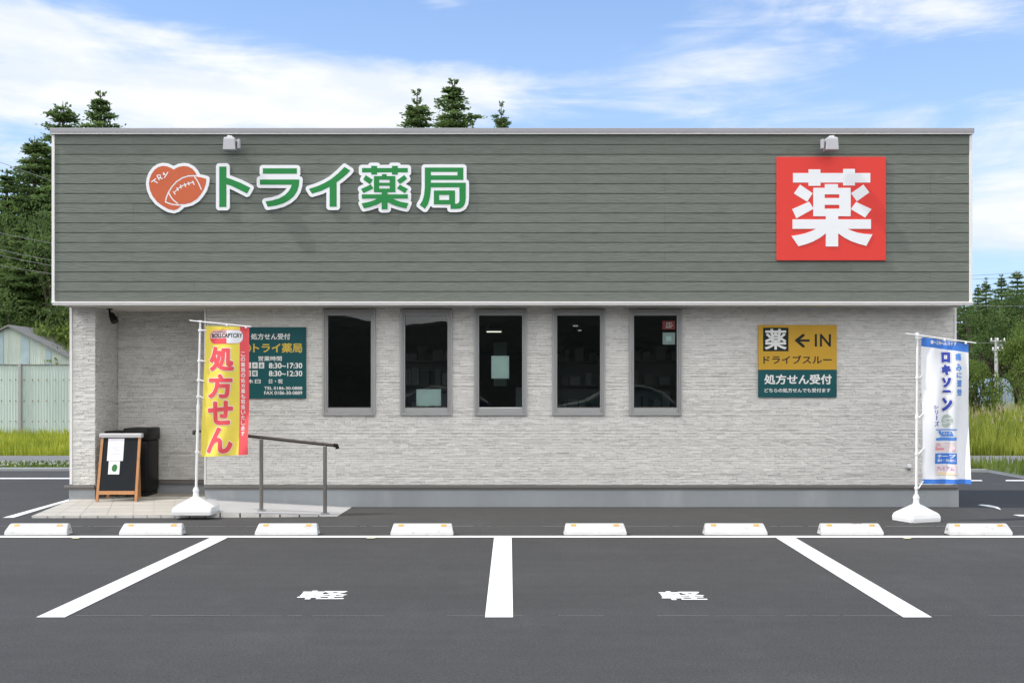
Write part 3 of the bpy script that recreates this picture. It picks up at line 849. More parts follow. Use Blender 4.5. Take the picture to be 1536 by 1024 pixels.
def shelf(x0, x1, y, label):
    t = thing('shelf_unit', label, 'shelf', ((x0+x1)/2, y, .1), 'shelves inside the pharmacy')
    b = MB(); b.rbox(x0, x0+.03, y-.15, y+.15, .101, 1.9, .004); b.rbox(x1-.03, x1, y-.15, y+.15, .101, 1.9, .004); b.box(x0+.031, x1-.031, y+.13, y+.148, .101, 1.9); b.build('frame', M['shelf_grey'], t)
    q_ = random.Random(int(x0*10)+99)
    for k_ in range(5):
        z = .35 + k_*.36; b = MB(); b.box(x0+.031, x1-.031, y-.148, y+.129, z, z+.02); o_ = b.build('shelf_board', M['shelf_grey'], t)
        b = MB(); x = x0+.06
        while x < x1-.2:
            w_ = q_.uniform(.06,.16); h_ = q_.uniform(.10,.26); b.box(x, x+w_, y-.12, y+.1, z+.0205, z+.02+h_); x += w_ + q_.choice((.01,.02,.09))
        b.build('boxes', M['carton'], o_)
shelf(-2.0, -.75, 15.9, 'shelf of cartons inside behind the second window'); shelf(.55, 1.5, 16.4, 'shelf of cartons inside behind the fourth window'); shelf(1.75, 2.6, 15.9, 'shelf of cartons inside behind the fifth window')
mon = thing('monitor', 'dark computer monitor on the counter behind the middle window', 'monitor', (.17, 14.95, 1.04))
b = MB(); b.rbox(.05, .33, 14.9, 14.93, 1.12, 1.42, .01); b.build('screen', M['shelf_grey'], mon)
b = MB(); b.rbox(.12, .26, 14.88, 15.0, 1.041, 1.055, .004); b.tube([(.19,14.945,1.05),(.19,14.945,1.16)], .015); b.build('stand', M['black_plastic'], mon)

# ================================================================== SIGNS ON THE FASCIA
fz = on_plane(YF)
def crop(s, ox, oy): return lambda pts: [(ox + x/s, oy + y/s) for x, y in pts]
# red square
c4 = crop(4.518, 1130, 180)
rs = thing('red_sign', 'large red square sign with white medicine character on the fascia', 'sign', (xr(1246,YF), YF, zr(391,YF)))
b = MB(); b.rbox(xr(1164.5,YF), xr(1327.8,YF), YF-.022, YF-.0022, zr(390.8,YF), zr(236,YF), .002); b.build('panel', M['red'], rs)
YAKU = [rect(265,363,788,427), rect(370,338,451,449), rect(604,335,684,447),
        [(313,441),(398,499),(361,557),(271,501)], [(374,556),(405,604),(288,669),(259,607)],
        [(741,441),(781,494),(697,554),(657,499)], [(692,558),(796,607),(752,664),(656,607)],
        rect(402,463,479,655), rect(578,463,655,655), rect(470,463,590,507), rect(470,532,590,578), rect(470,604,590,655), rect(480,438,569,470),
        rect(487,650,570,859), rect(262,676,792,740),
        [(430,735),(390,755),(345,771),(300,781),(254,788),(302,858),(350,845),(400,826),(447,800),(490,768),(490,735)],
        [(622,735),(660,752),(700,766),(750,774),(802,778),(760,855),(710,842),(655,822),(610,799),(567,768),(567,735)]]
b = MB()
for i, p in enumerate(YAKU):
    b.prism(c4(p), .0225, .0245 + .00025*i, fz)
b.build('character', M['signwhite'], rs, fix=True)
# shop name: five letters and a heart with a ball
c2, c3 = crop(5.486, 200, 180), crop(5.486, 460, 180)
G = {}
G['ト'] = [c2(rect(712,388,771,720)), c2([(765,477),(800,487),(885,520),(968,562),(940,610),(870,574),(810,545),(765,531)])]
G['ラ'] = [c2(rect(1070,402,1350,447)), c2(rect(1046,494,1340,537)),
          c2([(1300,494),(1370,494),(1366,545),(1352,590),(1325,632),(1285,666),(1235,692),(1175,709),(1110,718),(1092,674),(1150,665),(1205,648),(1250,622),(1282,590),(1300,560),(1308,534)])]
G['イ'] = [c3([(315,390),(362,420),(340,445),(300,480),(250,517),(200,550),(125,588),(48,611),(22,571),(90,549),(150,522),(205,490),(265,440)]), c3(rect(192,500,250,718))]
G['薬'] = [c3(p) for p in (rect(458,400,834,436), rect(534,382,582,454), rect(704,382,752,454),
          [(488,458),(548,496),(523,534),(468,494)], [(531,534),(553,568),(470,606),(450,572)], [(806,457),(829,488),(769,532),(746,500)], [(768,536),(835,572),(811,606),(746,566)],
          rect(556,466,599,598), rect(686,466,732,598), rect(590,466,695,495), rect(590,520,695,544), rect(590,568,695,598), rect(622,450,660,470),
          rect(620,590,668,738), rect(457,616,834,650),
          [(590,645),(560,663),(520,677),(455,690),(474,730),(520,720),(580,700),(625,676),(625,645)], [(704,645),(740,665),(780,678),(839,688),(822,731),(770,719),(715,702),(663,676),(663,645)])]
G['局'] = [c3(p) for p in (rect(974,396,1290,432), rect(1242,396,1290,497), rect(1000,460,1290,497),
          [(974,396),(1024,396),(1024,520),(1023,580),(1016,640),(1002,692),(975,735),(932,703),(955,665),(968,620),(974,560)],
          rect(1000,520,1310,558), [(1258,540),(1310,540),(1310,650),(1304,690),(1290,716),(1265,731),(1235,735),(1185,735),(1185,692),(1235,692),(1252,684),(1258,665)],
          rect(1048,584,1092,698), rect(1174,584,1222,698), rect(1080,584,1190,620), rect(1080,662,1190,698))]
LAB = {'ト': 'white edged green letter right of the heart emblem on the fascia', 'ラ': 'second white edged green fascia letter, bar over a bent stroke',
       'イ': 'third white edged green fascia letter, slanted with one upright', '薬': 'fourth fascia letter, dense green character with white edge', '局': 'last green fascia letter, box shaped with white edge'}
for ch, ps in G.items():
    A_ = np.array([p for q in ps for p in q]); c = (A_.min(0) + A_.max(0)) / 2
    t = thing('sign_letter', LAB[ch], 'sign letter', (xr(c[0],YF), YF, zr(A_[:,1].max()+5,YF)), 'green letters of the shop name')
    b = MB(); put_polys(b, ps, fz, .026, grow=4.9, res=.55, d_back=.003); b.build('backing', M['signwhite'], t)
    b = MB()
    for i, p in enumerate(ps): b.prism(p, .0262, .0275 + .0003*i, fz)
    b.build('face', M['green'], t, fix=True)
ht = thing('heart_emblem', 'orange heart and rugby ball emblem left of the green letters', 'emblem', (xr(265,YF), YF, zr(321,YF)))
HEART = c2([(338,413),(318,400),(285,386),(250,382),(212,392),(180,415),(155,450),(140,490),(135,530),(143,580),(165,630),(205,680),(250,712),(295,737),(338,746),(370,736),(395,715),(420,690),(470,640),(530,540),(533,470),(515,432),(490,405),(455,387),(420,383),(380,390),(355,402)])
BALL = c2([(276,674),(282,645),(298,605),(325,560),(365,515),(412,485),(460,470),(515,468),(560,476),(607,489),(602,530),(588,572),(562,615),(528,655),(480,684),(430,696),(375,697),(325,692)])
b = MB(); put_polys(b, [HEART, BALL], fz, .026, grow=4.6, res=.6, d_back=.003); b.build('backing', M['signwhite'], ht)
def sub(polysA, polysB, growB):                          # A minus grown B, as a face
    A_ = np.array([p for q in polysA for p in q]); gx = np.arange(A_[:,0].min()-2, A_[:,0].max()+2, .5); gy = np.arange(A_[:,1].min()-2, A_[:,1].max()+2, .5)
    return np.minimum(sdf_polys(polysA, gx, gy), -(sdf_polys(polysB, gx, gy) + growB)), gx, gy
b = MB(); Fs, gx, gy = sub([HEART], [BALL], 2.0); iso(b, Fs, gx, gy, fz, .0275)
stripes = [stroke(c2([(296,596),(312,632),(335,662),(372,692)]), 1.7), stroke(c2([(508,470),(530,500),(548,535),(566,578)]), 1.7)]
lace = [stroke(c2(p), 1.6) for p in ([(346,598),(375,566),(410,544),(450,530),(505,512)], [(334,590),(352,618)], [(362,560),(378,586)], [(392,535),(400,568)], [(424,522),(438,556)], [(456,512),(466,542)], [(490,504),(508,538)])]
Fs, gx, gy = sub([BALL], stripes + lace, 0.0); iso(b, Fs, gx, gy, fz, .0275)
b.build('face', M['orange'], ht)
b = MB()
for i, p in enumerate([[(154,515),(194,486)],[(172,500),(207,523)], [(200,462),(222,500)],[(200,462),(228,456),(232,474),(212,484)],[(222,480),(248,488)], [(250,450),(268,456)],[(292,432),(262,482)],[(254,436),(268,456)]]):
    b.prism(stroke(c2(p), 1.5), .0278, .0286 + .0001*i, fz)
b.build('lettering', M['signwhite'], ht, fix=True)

# floodlights on stalks
def floodlight(x, flip, label):
    zt = zr(204, YF); X = xr(x, YF); s = -1 if flip else 1
    t = thing('floodlight', label, 'floodlight', (X, YF, zt), 'floodlights above the fascia signs')
    b = MB(); b.rbox(X-.035, X+.035, YF-.020, YF-.0005, zt-.085, zt-.01, .004); b.build('wall_plate', M['lamp_grey'], t)
    yh = YF - .135
    zh = CAM_H + (HY - 216) * (yh) / F
    xh = (x - CX) * yh / F
    b = MB(); b.tube([(X, YF-.018, zt-.03), (X, YF-.10, zt-.026), (xh, yh+.0, zh+.084)], .012, 10); b.build('arm', M['lamp_grey'], t, 40)
    b = MB(); w0, w1 = .046, .068
    # tapered housing: narrower top, wide mouth
    vs = []
    for (w, y0, y1, z) in ((.020, yh-.022, yh+.03, zh+.090), (.030, yh-.03, yh+.035, zh+.074), (w1-.010, yh-.052, yh+.045, zh+.062), (w1-.006, yh-.058, yh+.05, zh+.045), (w1, yh-.062, yh+.055, zh-.070), (w1-.002, yh-.060, yh+.053, zh-.076)):
        vs += [(xh-w, y0, z), (xh+w, y0, z), (xh+w, y1, z), (xh-w, y1, z)]
    fs = [(3,2,1,0)] + [(l*4+k, l*4+(k+1)%4, l*4+4+(k+1)%4, l*4+4+k) for l in range(5) for k in range(4)]
    b.add([vs[i] for i in range(len(vs))], fs); b.build('housing', M['lamp_grey'], t, fix=True)
    b = MB(); b.add([(xh-w1, yh-.06, zh-.072), (xh+w1, yh-.06, zh-.072), (xh+w1, yh+.055, zh-.072), (xh-w1, yh+.055, zh-.072)], [(0,1,2,3)]); b.build('lens', M['lamp_face'], t)
    b = MB(); xx = xh + s*(w1+.030)
    b.rbox(xx-.014, xx+.014, yh-.03, yh+.03, zh-.055, zh+.05, .004); b.rbox(min(xh+s*w0, xx), max(xh+s*w0, xx), yh-.02, yh+.02, zh+.02, zh+.042, .003); b.build('bracket', M['lamp_grey'], t)
floodlight(345.5, False, 'white floodlight on a stalk above the shop name letters')
floodlight(1246.5, True, 'white floodlight on a stalk above the red sign')

# ================================================================== SIGNS ON THE WALL
def wall_panel(t, x0, y0, x1, y1, m, name='panel', d0=.004, d1=.022):
    b = MB(); b.rbox(xr(x0,YW), xr(x1,YW), YW-d1, YW-d0, zr(y1,YW), zr(y0,YW), .002); return b.build(name, M[m], t)
fw = on_plane(YW)
ds = thing('drive_through_sign', 'yellow over teal drive through sign with arrow right of the windows', 'sign', (xr(1195.5,YW), YW, zr(596,YW)))
wall_panel(ds, 1137, 487.4, 1254.4, 554.4, 'gold', 'upper_panel'); wall_panel(ds, 1137, 554.6, 1254.4, 595.6, 'teal', 'lower_panel')
b = MB(); b.prism(rect(1144, 491.5, 1182, 526.7), .0222, .0234, fw)
b.prism([(1190.8,510.4),(1203,501),(1206.2,501),(1206.2,503.6),(1199.4,509),(1213.6,509),(1213.6,512.4),(1199.4,512.4),(1206.2,518.2),(1206.2,521),(1203,521)], .0222, .0234, fw)
put_text(b, 'I', (1221.4, 501, 1224.6, 519.8), fw, .0234, 0.3, .3); put_text(b, 'N', (1229, 501, 1245.6, 519.8), fw, .0234, 0.45, .3)
put_text(b, 'ドライブスルー', (1144.4, 533, 1246.6, 545.4), fw, .0234, .28, .3)
b.build('dark_print', M['ink'], ds)
b = MB(); put_text(b, '薬', (1146.5, 493.4, 1179, 524.4), fw, .0246, .75, .3)
put_text(b, '処方せん受付', (1145.6, 561.2, 1246.6, 576.2), fw, .0234, .45, .3)
put_text(b, 'どちらの処方せんでも受付ます', (1146, 582, 1245, 588.4), fw, .0234, .12, .22)
b.build('white_print', M['print_white'], ds)

hs = thing('opening_hours_sign', 'teal opening hours sign half hidden behind the yellow banner', 'sign', (xr(406,YW), YW, zr(597,YW)))
wall_panel(hs, 352.5, 490.6, 459.6, 597.4, 'teal')
b = MB()
put_text(b, '処方せん受付', (377, 500, 436, 509.4), fw, .0234, .22, .25)
put_text(b, '営業時間', (388, 534, 423.4, 541.2), fw, .0234, .12, .22)
put_text(b, '8:30~17:30', (404, 544, 454, 552.4), fw, .0234, .3, .25); put_text(b, '8:30~12:30', (404, 555.8, 454, 564.2), fw, .0234, .3, .25)
put_text(b, '定休日', (356, 568.4, 391.6, 575), fw, .0234, .12, .22); put_text(b, '日・祝', (404, 568.2, 424.6, 575), fw, .0234, .12, .22)
put_text(b, 'TEL 0186-30-0888', (397, 579.6, 454, 584.2), fw, .0234, .12, .22); put_text(b, 'FAX 0186-30-0889', (397, 586.4, 454, 591.6), fw, .0234, .12, .22)
for r_, (y0, y1, n) in enumerate(((543.4, 552.4, 5), (555.4, 564.2, 4))):
    for i in range(n):
        x0 = 397.4 - 9.85*(5-i) if True else 0
        b.prism(rect(x0+1.4, y0, x0+9.4, y1), .0222, .0234, fw)
b.build('white_print', M['print_white'], hs)
b = MB()
for y0, y1, s_ in ((545, 551, '月火水木金'), (557, 563, '土祝日曜')):
    for i, ch in enumerate(s_[:5 if y0 < 550 else 4]):
        x0 = 397.4 - 9.85*(5-i); put_text(b, ch, (x0+2.8, y0, x0+8, y1), fw, .0246, .05, .2)
b.build('day_letters', M['teal'], hs)
b = MB(); put_text(b, 'トライ薬局', (380.4, 514.4, 453.8, 529), fw, .0234, .4, .28)
b.build('yellow_print', M['yellow_text'], hs)
b = MB()
ell = [(368 + 9.5*math.cos(a_)*(1 if abs(math.cos(a_)) < .98 else 1.02), 522 + 7.5*math.sin(a_)) for a_ in [2*math.pi*k_/28 for k_ in range(28)]]
ell2 = [(368 + 7.9*math.cos(a_), 522 + 6.0*math.sin(a_)) for a_ in [2*math.pi*k_/28 for k_ in range(28)]]
b.prism(ell, .0222, .0234, fw); b.m = 1; b.prism(ell2, .0222, .0244, fw); b.m = 0; b.prism(stroke([(362,525),(374,518.6)], 1.1), .0244, .0252, fw)
b.build('emblem', [M['yellow_text'], M['orange']], hs, fix=True)

# little white cap on the wall, black spotlight in the alcove
wc = thing('wall_outlet_cap', 'small round white cap low on the stone wall beside the white banner', 'outlet cap', at(1363, 700, YW))
b = MB(); p = at(1363, 699, YW); b.tube([(p.x, YW+.005, p.z), (p.x, YW-.03, p.z), (p.x, YW-.04, p.z)], [.027, .027, .018], 16); b.build('cap', M['plastic_white'], wc, 40)
b = MB(); b.box(p.x-.012, p.x+.012, YW-.036, YW-.002, p.z-.045, p.z-.02); b.build('drip_lip', M['alu_dark'], wc)
sp = thing('spotlight', 'black spotlight hanging from the soffit in the entrance alcove', 'spotlight', (xr(165,12.8), 12.8, ZS))
Ds = 12.8
b = MB(); b.rbox(xr(161,Ds), xr(168.5,Ds), Ds-.03, Ds+.03, ZS-.012, ZS-.0005, .003); b.build('mount', M['black_metal'], sp)
b = MB(); b.tube([(xr(164.4,Ds),Ds,ZS-.01),(xr(164.6,Ds),Ds,zr(470,Ds)),(xr(167,Ds),Ds-.01,zr(473.5,Ds))], .013, 10); b.build('arm', M['black_metal'], sp, 40)
b = MB(); b.tube([at(165.2,470.5,Ds-.02), at(167,471.5,Ds-.02), at(170.4,478,Ds-.04), at(172.6,482.6,Ds-.05)], [.022,.034,.044,.046], 14); b.build('head', M['black_metal'], sp, 40)

# ================================================================== ENTRANCE FURNITURE
def on_slab(x, D): return Vector((xr(x, D), D, slab_z(xr(x, D), D)))
# sandwich board
DB = 12.42; bx0, bx1 = xr(142.4, DB), xr(206, DB); zb_ = slab_z((bx0+bx1)/2, DB)
sb = thing('sandwich_board', 'wooden framed black sandwich board with two papers at the pillar', 'sandwich board', ((bx0+bx1)/2, DB+.2, zb_))
zt = zr(650.5, DB)
def lean(z, off=0): return DB + (z - zb_) * .19 + off
def rail(b, p0, p1, w, d):
    b.tube([p0, p1], w, 4)
def plank(mb, xa, xb_, za, zb2, rear=False, t=.022, w=.03):
    # a square bar between two points on the leaning face
    f = (lambda z: lean(z)) if not rear else (lambda z: DB + .24 - (z - zb_) * .08)
    y0, y1 = f(za), f(zb2)
    mb.add([(xa-w/2,y0,za),(xa+w/2,y0,za),(xa+w/2,y0+t,za),(xa-w/2,y0+t,za),(xb_-w/2,y1,zb2),(xb_+w/2,y1,zb2),(xb_+w/2,y1+t,zb2),(xb_-w/2,y1+t,zb2)],
           [(0,3,2,1),(4,5,6,7),(0,1,5,4),(1,2,6,5),(2,3,7,6),(3,0,4,7)])
for xx in (bx0+.02, bx1-.02):
    b = MB(); plank(b, xx, xx + (.012 if xx < (bx0+bx1)/2 else -.004), zb_, zt-.03); b.build('leg', M['wood'], sb)
for xx in (bx0+.06, bx1-.062):
    b = MB(); plank(b, xx, xx, zb_+.004, zt-.03, True); b.build('leg', M['wood'], sb)
b = MB(); z0, z1 = zr(744.5,DB), zr(738.8,DB)
z0, z1 = zr(741.6,DB)-.0, zr(736.2,DB)
b.add([(bx0+.037,lean(z0)+.002,z0),(bx1-.039,lean(z0)+.002,z0),(bx1-.039,lean(z1)+.002,z1),(bx0+.037,lean(z1)+.002,z1),(bx0+.037,lean(z0)+.022,z0),(bx1-.039,lean(z0)+.022,z0),(bx1-.039,lean(z1)+.022,z1),(bx0+.037,lean(z1)+.022,z1)],
      [(0,1,2,3),(7,6,5,4),(0,4,5,1),(3,2,6,7)]); b.build('cross_rail', M['wood'], sb)
b = MB(); za, zc = z1+.0005, zt-.045
b.add([(bx0+.037,lean(za)+.006,za),(bx1-.037,lean(za)+.006,za),(bx1-.030,lean(zc)+.006,zc),(bx0+.045,lean(zc)+.006,zc),(bx0+.037,lean(za)+.014,za),(bx1-.037,lean(za)+.014,za),(bx1-.030,lean(zc)+.014,zc),(bx0+.045,lean(zc)+.014,zc)],
      [(0,1,2,3),(7,6,5,4),(0,4,5,1),(3,2,6,7),(0,3,7,4),(1,5,6,2)]); b.build('panel', M['board'], sb)
b = MB(); b.rbox(bx0-.003, bx1+.003, lean(zt)-.022, lean(zt)+.06, zt-.052, zt, .010); b.build('top_rail', M['metal_rail'] if 'metal_rail' in M else M['cap'], sb)
def on_board(x, y, d=0.0):
    z = zr(y, DB+.1); return ((x-CX)*(DB+.1)/F, lean(z) + .006 - d, z)
pp = thing('notice_sheet', 'white letter sheet pinned on the black sandwich board', 'notice', on_board(172.5, 691))
b = MB(); b.prism(rect(160.6,657.6,184.6,690.8), .001, .002, on_board); b.build('sheet', M['paper'], pp, fix=True)
b = MB()
for y, x0, x1 in ((664,171.5,173.5),(669.5,167,181),(671.8,167,176),(674.5,170,180),(677,171,177),(680.5,166.5,179.5)):
    b.prism(rect(x0,y,x1,y+.5), .0022, .0026, on_board)
b.build('print', M['text_grey'], pp, fix=True)
pp = thing('notice_sheet', 'small white card with a green leaf shape below the letter sheet', 'notice', on_board(172.2, 711))
b = MB(); b.prism(rect(163.6,691.2,180.4,710.6), .001, .002, on_board); b.build('sheet', M['paper'], pp, fix=True)
b = MB(); b.prism([(169.2,699),(171,696.4),(174,695.6),(176.8,698),(177,702),(175.4,706),(172.4,707),(169.6,705.4),(168.6,702)], .0022, .0028, on_board); b.build('emblem', M['leafgreen'], pp, fix=True)

def bin_(x0, x1, D0, D1, zt, zlid, label):
    zb2 = .097
    t = thing('waste_bin', label, 'bin', ((x0+x1)/2, (D0+D1)/2, zb2), 'black bins in the entrance alcove')
    b = MB(); b.rbox(x0+.012, x1-.012, D0+.012, D1-.012, zb2+.05, zlid-.002, .022); b.build('body', M['black_plastic'], t, 50)
    b = MB(); b.rbox(x0, x1, D0, D1, zlid, zt, .018); b.build('lid', M['black_plastic'], t, 50)
    b = MB(); b.rbox(x0+.025, x1-.025, D0+.022, D1-.022, zb2+.001, zb2+.049, .008); b.build('base', M['black_plastic'], t, 50)
    b = MB(); b.rbox((x0+x1)/2-.07, (x0+x1)/2+.07, D0-.008, D0+.004, zlid-.012, zlid+.012, .004); b.build('handle', M['black_metal'], t, 50)
D0 = 12.86
bin_(xr(184,D0), xr(222.5,D0), D0, 13.30, zr(642,D0), zr(660.5,D0), 'taller black lidded bin in the alcove behind the sandwich board')
bin_(xr(155,12.9), xr(183,12.9)-.02, 12.9, 13.28, zr(646.5,12.9), zr(663,12.9), 'lower black bin squeezed between alcove side wall and the taller bin')

# handrail
hr = thing('handrail', 'bronze metal handrail sloping down along the entrance ramp', 'handrail', on_slab(392, 11.85))
Dr = 11.85
pts = [at(291,652,Dr), at(290.3,647,Dr), at(294,645,Dr), at(330,649.2,Dr), at(392,655.8,Dr), at(487,666.2,Dr), at(501,667.6,Dr), at(505.4,668.4,Dr), at(506.2,672.5,Dr)]
b = MB(); b.tube(pts, .0185, 12); b.build('rail', M['rail_bronze'], hr, 50)
b = MB(); b.tube([at(500.5,667.5,Dr), at(505.2,668.2,Dr), at(506.2,673,Dr)], .023, 12); b.build('end_cap', M['black_metal'], hr, 50)
for x, yt_, Dp in ((392, 658.5, Dr), (487.5, 669.5, Dr)):
    p = on_slab(x, Dp); X = p.x; zt = zr(yt_, Dp)
    b = MB(); b.tube([(X,Dp,p.z+.002),(X,Dp,zt)], .0215, 14)
    o = b.build('post', M['steel'], hr, 50)
    b = MB(); b.tube([(X,Dp,zt+.001),(X,Dp,zt+.012),(X,Dp,zt+.03)], [.0212,.013,.009], 12); b.build('post_tip', M['plastic_grey'] if 'plastic_grey' in M else M['cap'], o, 40)
    b = MB(); b.tube([(X,Dp,p.z-.012),(X,Dp,p.z+.010)], .048, 16); b.build('base_plate', M['cap'], o, 40)

# ================================================================== BANNERS
def bilinear(TL, TR, BL, BR, amp, wave):
    def fn(u, v, d=0.0):
        p = TL*(1-u)*(1-v) + TR*u*(1-v) + BL*(1-u)*v + BR*u*v
        return (p.x, p.y + wave(u, v)*amp - d, p.z)
    return fn
def banner(name, label, base_px, pole_px, D, arm_px, corners, wave, amp, clips, rb=0.0, zbase=0.0, base_w=.44, base_h=.115, base_d=.36):
    p0 = Vector((xr(pole_px[0][0], D), D, zbase))
    t = thing(name, label, 'banner', p0, 'pole banners beside the building')
    # weighted base: low slab with a pyramid top
    bxc = xr(pole_px[0][0], D)
    Mx = Matrix.Translation((bxc, D, 0)) @ Matrix.Rotation(rb, 4, 'Z')
    bm = bmesh.new(); w, dd = base_w/2, base_d/2
    rings = [(w*.97, dd*.97, zbase), (w, dd, zbase+.012), (w*.985, dd*.98, zbase+base_h*.62), (w*.93, dd*.9, zbase+base_h*.78), (w*.34, dd*.36, zbase+base_h*1.42), (w*.17, dd*.22, zbase+base_h*1.62)]
    vs = [[bm.verts.new((sx*a_, sy*c_, z)) for sx, sy in ((-1,-1),(1,-1),(1,1),(-1,1))] for a_, c_, z in rings]
    for r0, r1 in zip(vs, vs[1:]):
        for k_ in range(4): bm.faces.new((r0[k_], r0[(k_+1)%4], r1[(k_+1)%4], r1[k_]))
    bm.faces.new(vs[-1]); bm.faces.new(vs[0][::-1])
    bmesh.ops.bevel(bm, geom=[e for e in bm.edges if abs(e.verts[0].co.z - e.verts[1].co.z) > .001 or True], offset=.012, segments=2, affect='EDGES')
    b = MB(); b.bm(bm, Mx)
    b.build('base', M['plastic_white'], t, 50)
    ztop = base_h*1.62 + zbase
    pb = at(pole_px[0][0], pole_px[0][1], D); pt = at(pole_px[1][0], pole_px[1][1], D)
    pb = Vector((bxc, D, ztop - .01))
    b = MB(); b.tube([(bxc,D,ztop-.02),(bxc,D,ztop+.02),(bxc,D,ztop+.09),(bxc,D,ztop+.1)], [.045,.030,.027,.020], 14)
    b.tube([(bxc,D,ztop+.055),(bxc,D,ztop+.075)], .034, 14); b.build('socket', M['plastic_white'], t, 40)
    mid = pb.lerp(pt, .52)
    b = MB(); b.tube([pb, mid], .0145, 12); b.tube([mid, pt], .0115, 12); b.tube([pb.lerp(pt,.50), pb.lerp(pt,.53)], .0175, 12)
    b.tube([pt-Vector((0,0,.004)), pt+Vector((0,0,.018))], .019, 10); b.build('pole', M['plastic_white'], t, 40)
    b = MB(); b.tube([at(*arm_px[0], D-.02), at(*arm_px[1], D-.02)], .0065, 8); b.build('cross_arm', M['plastic_white'], t, 40)
    TL, TR, BL, BR = [at(x, y, D-.01) for x, y in corners]
    fn = bilinear(TL, TR, BL, BR, amp, wave)
    def px(x, y, d=0.0):
        u, v = .5, .5
        (ax,ay),(bx,by),(cx_,cy_),(dx,dy) = corners
        for _ in range(4):
            xl = ax + (cx_-ax)*v; xq = bx + (dx-bx)*v; u = (x-xl)/(xq-xl)
            yt_ = ay + (by-ay)*u; yb_ = cy_ + (dy-cy_)*u; v = (y-yt_)/(yb_-yt_)
        return fn(u, v, d)
    for i, y in enumerate(clips):                        # loops holding cloth to the pole
        f = (y - pole_px[1][1]) / (pole_px[0][1] - pole_px[1][1]); q_ = pt.lerp(pb, f)
        e = Vector(px(corners[0][0] + (corners[2][0]-corners[0][0])*((y-corners[0][1])/(corners[2][1]-corners[0][1])) + 1.5, y, .002))
        b = MB(); b.tube([q_+Vector((-.018,0,0)), q_+Vector((.02,-.008,0)), e], [.010,.009,.006], 6); b.tube([q_-Vector((0,0,.012)), q_+Vector((0,0,.012))], .021, 10)
        b.build('loop', M['plastic_white'], t, 40)
    return t, fn, px
def cloth(fn, u0, u1, v0, v1, nu=24, nv=60, name='cloth', m=None, parent=None):
    b = MB(); vs = []
    for layer in (0, .0012):
        for j in range(nv+1):
            for i in range(nu+1):
                vs.append(fn(u0+(u1-u0)*i/nu, v0+(v1-v0)*j/nv, -layer))
    o_ = (nu+1)*(nv+1); fs = []
    for j in range(nv):
        for i in range(nu):
            a_ = j*(nu+1)+i
            fs.append((a_, a_+nu+1, a_+nu+2, a_+1)); fs.append((a_+o_, a_+1+o_, a_+nu+2+o_, a_+nu+1+o_))
    rim = [i for i in range(nu+1)] + [j*(nu+1)+nu for j in range(1, nv+1)] + [nv*(nu+1)+i for i in range(nu-1, -1, -1)] + [j*(nu+1) for j in range(nv-1, 0, -1)]
    for q_ in range(len(rim)):
        a_, c_ = rim[q_], rim[(q_+1) % len(rim)]; fs.append((a_, c_, c_+o_, a_+o_))
    b.add(vs, fs)
    return b.build(name, M[m], parent, 70)
# yellow banner
w1 = lambda u, v: .5*math.sin(2.3*u*math.pi + 2.0*v + .4) + .40*math.sin(9*v + 3*u) * (.25+.75*v) + .35*math.sin(14*(u*.8 + v*.9) + 1.0) * v * v
cor = [(308.5,488.2), (373.2,490.2), (299.5,685.2), (372.6,681.4)]
DY = 11.56
t, fn, px = banner('banner_stand', 'yellow and red cloth banner on a white pole at the entrance ramp', (260,322), ((294,752),(300.4,483)), DY,
                   ((284.5,480.6),(377,490)), cor, w1, .040, (495.5, 542, 572, 597, 682), 0.0, slab_z(xr(292,DY), DY)+.004, base_w=.425, base_h=.115, base_d=.36)
us = .795
yc = cloth(fn, 0, us, 0, 1, m='flag_yellow', parent=t, name='yellow_cloth')
rc = cloth(fn, us, 1, 0, 1, nu=8, m='flag_red', parent=t, name='red_cloth')
b = MB(); ys = [(519.6,556.6), (560.6,597.4), (600.6,637.2), (640.4,679.6)]
xsx = [(313.4,352.0), (312.2,349.4), (311.6,349.4), (309.6,348.6)]
bw = MB()
for ch, (a_, c_), (x0, x1) in zip('処方せん', ys, xsx):
    put_text(b, ch, (x0, a_, x1, c_), px, .0040, 1.7, .42, False)
    put_text(bw, ch, (x0, a_, x1, c_), px, .0022, 1.7, .42, False, grow=.85)
bw.build('lettering_edge', M['print_white'], yc); b.build('lettering', M['flag_red'], yc)
b = MB(); yv = [(527.5 + i*7.95, 527.5 + i*7.95 + 6.6) for i in range(16)]
for ch, (a_, c_) in zip('この薬局の処方薬も取扱いたします', yv):
    sh = -1.6 * ((a_ - 527) / 130) + 0
    put_text(b, ch, (361.2 + sh*.4, a_, 367.4 + sh*.4, c_), px, .0028, .12, .25, False)
b.build('lettering', M['print_white'], rc)
def capsule(x0, y0, x1, y1, n=10):
    r_ = (y1-y0)*.42; pts = []
    for cx_, cy_, a0 in ((x1-r_, y0+r_, -90), (x1-r_, y1-r_, 0), (x0+r_, y1-r_, 90), (x0+r_, y0+r_, 180)):
        pts += [(cx_ + r_*math.cos(R(a0 + 90*k_/n)), cy_ + r_*math.sin(R(a0 + 90*k_/n))) for k_ in range(n+1)]
    return pts
cap_ = capsule(314.2, 494.6, 364.6, 515.4)
def skew(p): return [(x, y + (x-339)*-.012) for x, y in p]
cap_ = skew(cap_)
def clip_poly(F_, gx, gy, fx): return np.minimum(F_, fx)
gx = np.arange(311, 368, .4); gy = np.arange(491, 519, .4); XX, YY = np.meshgrid(gx, gy)
Fc = sdf_polys([cap_], gx, gy)
b = MB(); iso(b, Fc, gx, gy, px, .0022, flat=False); b.build('emblem', M['flag_red'], yc)
b = MB(); iso(b, np.minimum(Fc - .9, np.minimum(340.5 - XX, 507.5 - YY)), gx, gy, px, .0034, flat=False); b.build('emblem', M['palepink'], yc)
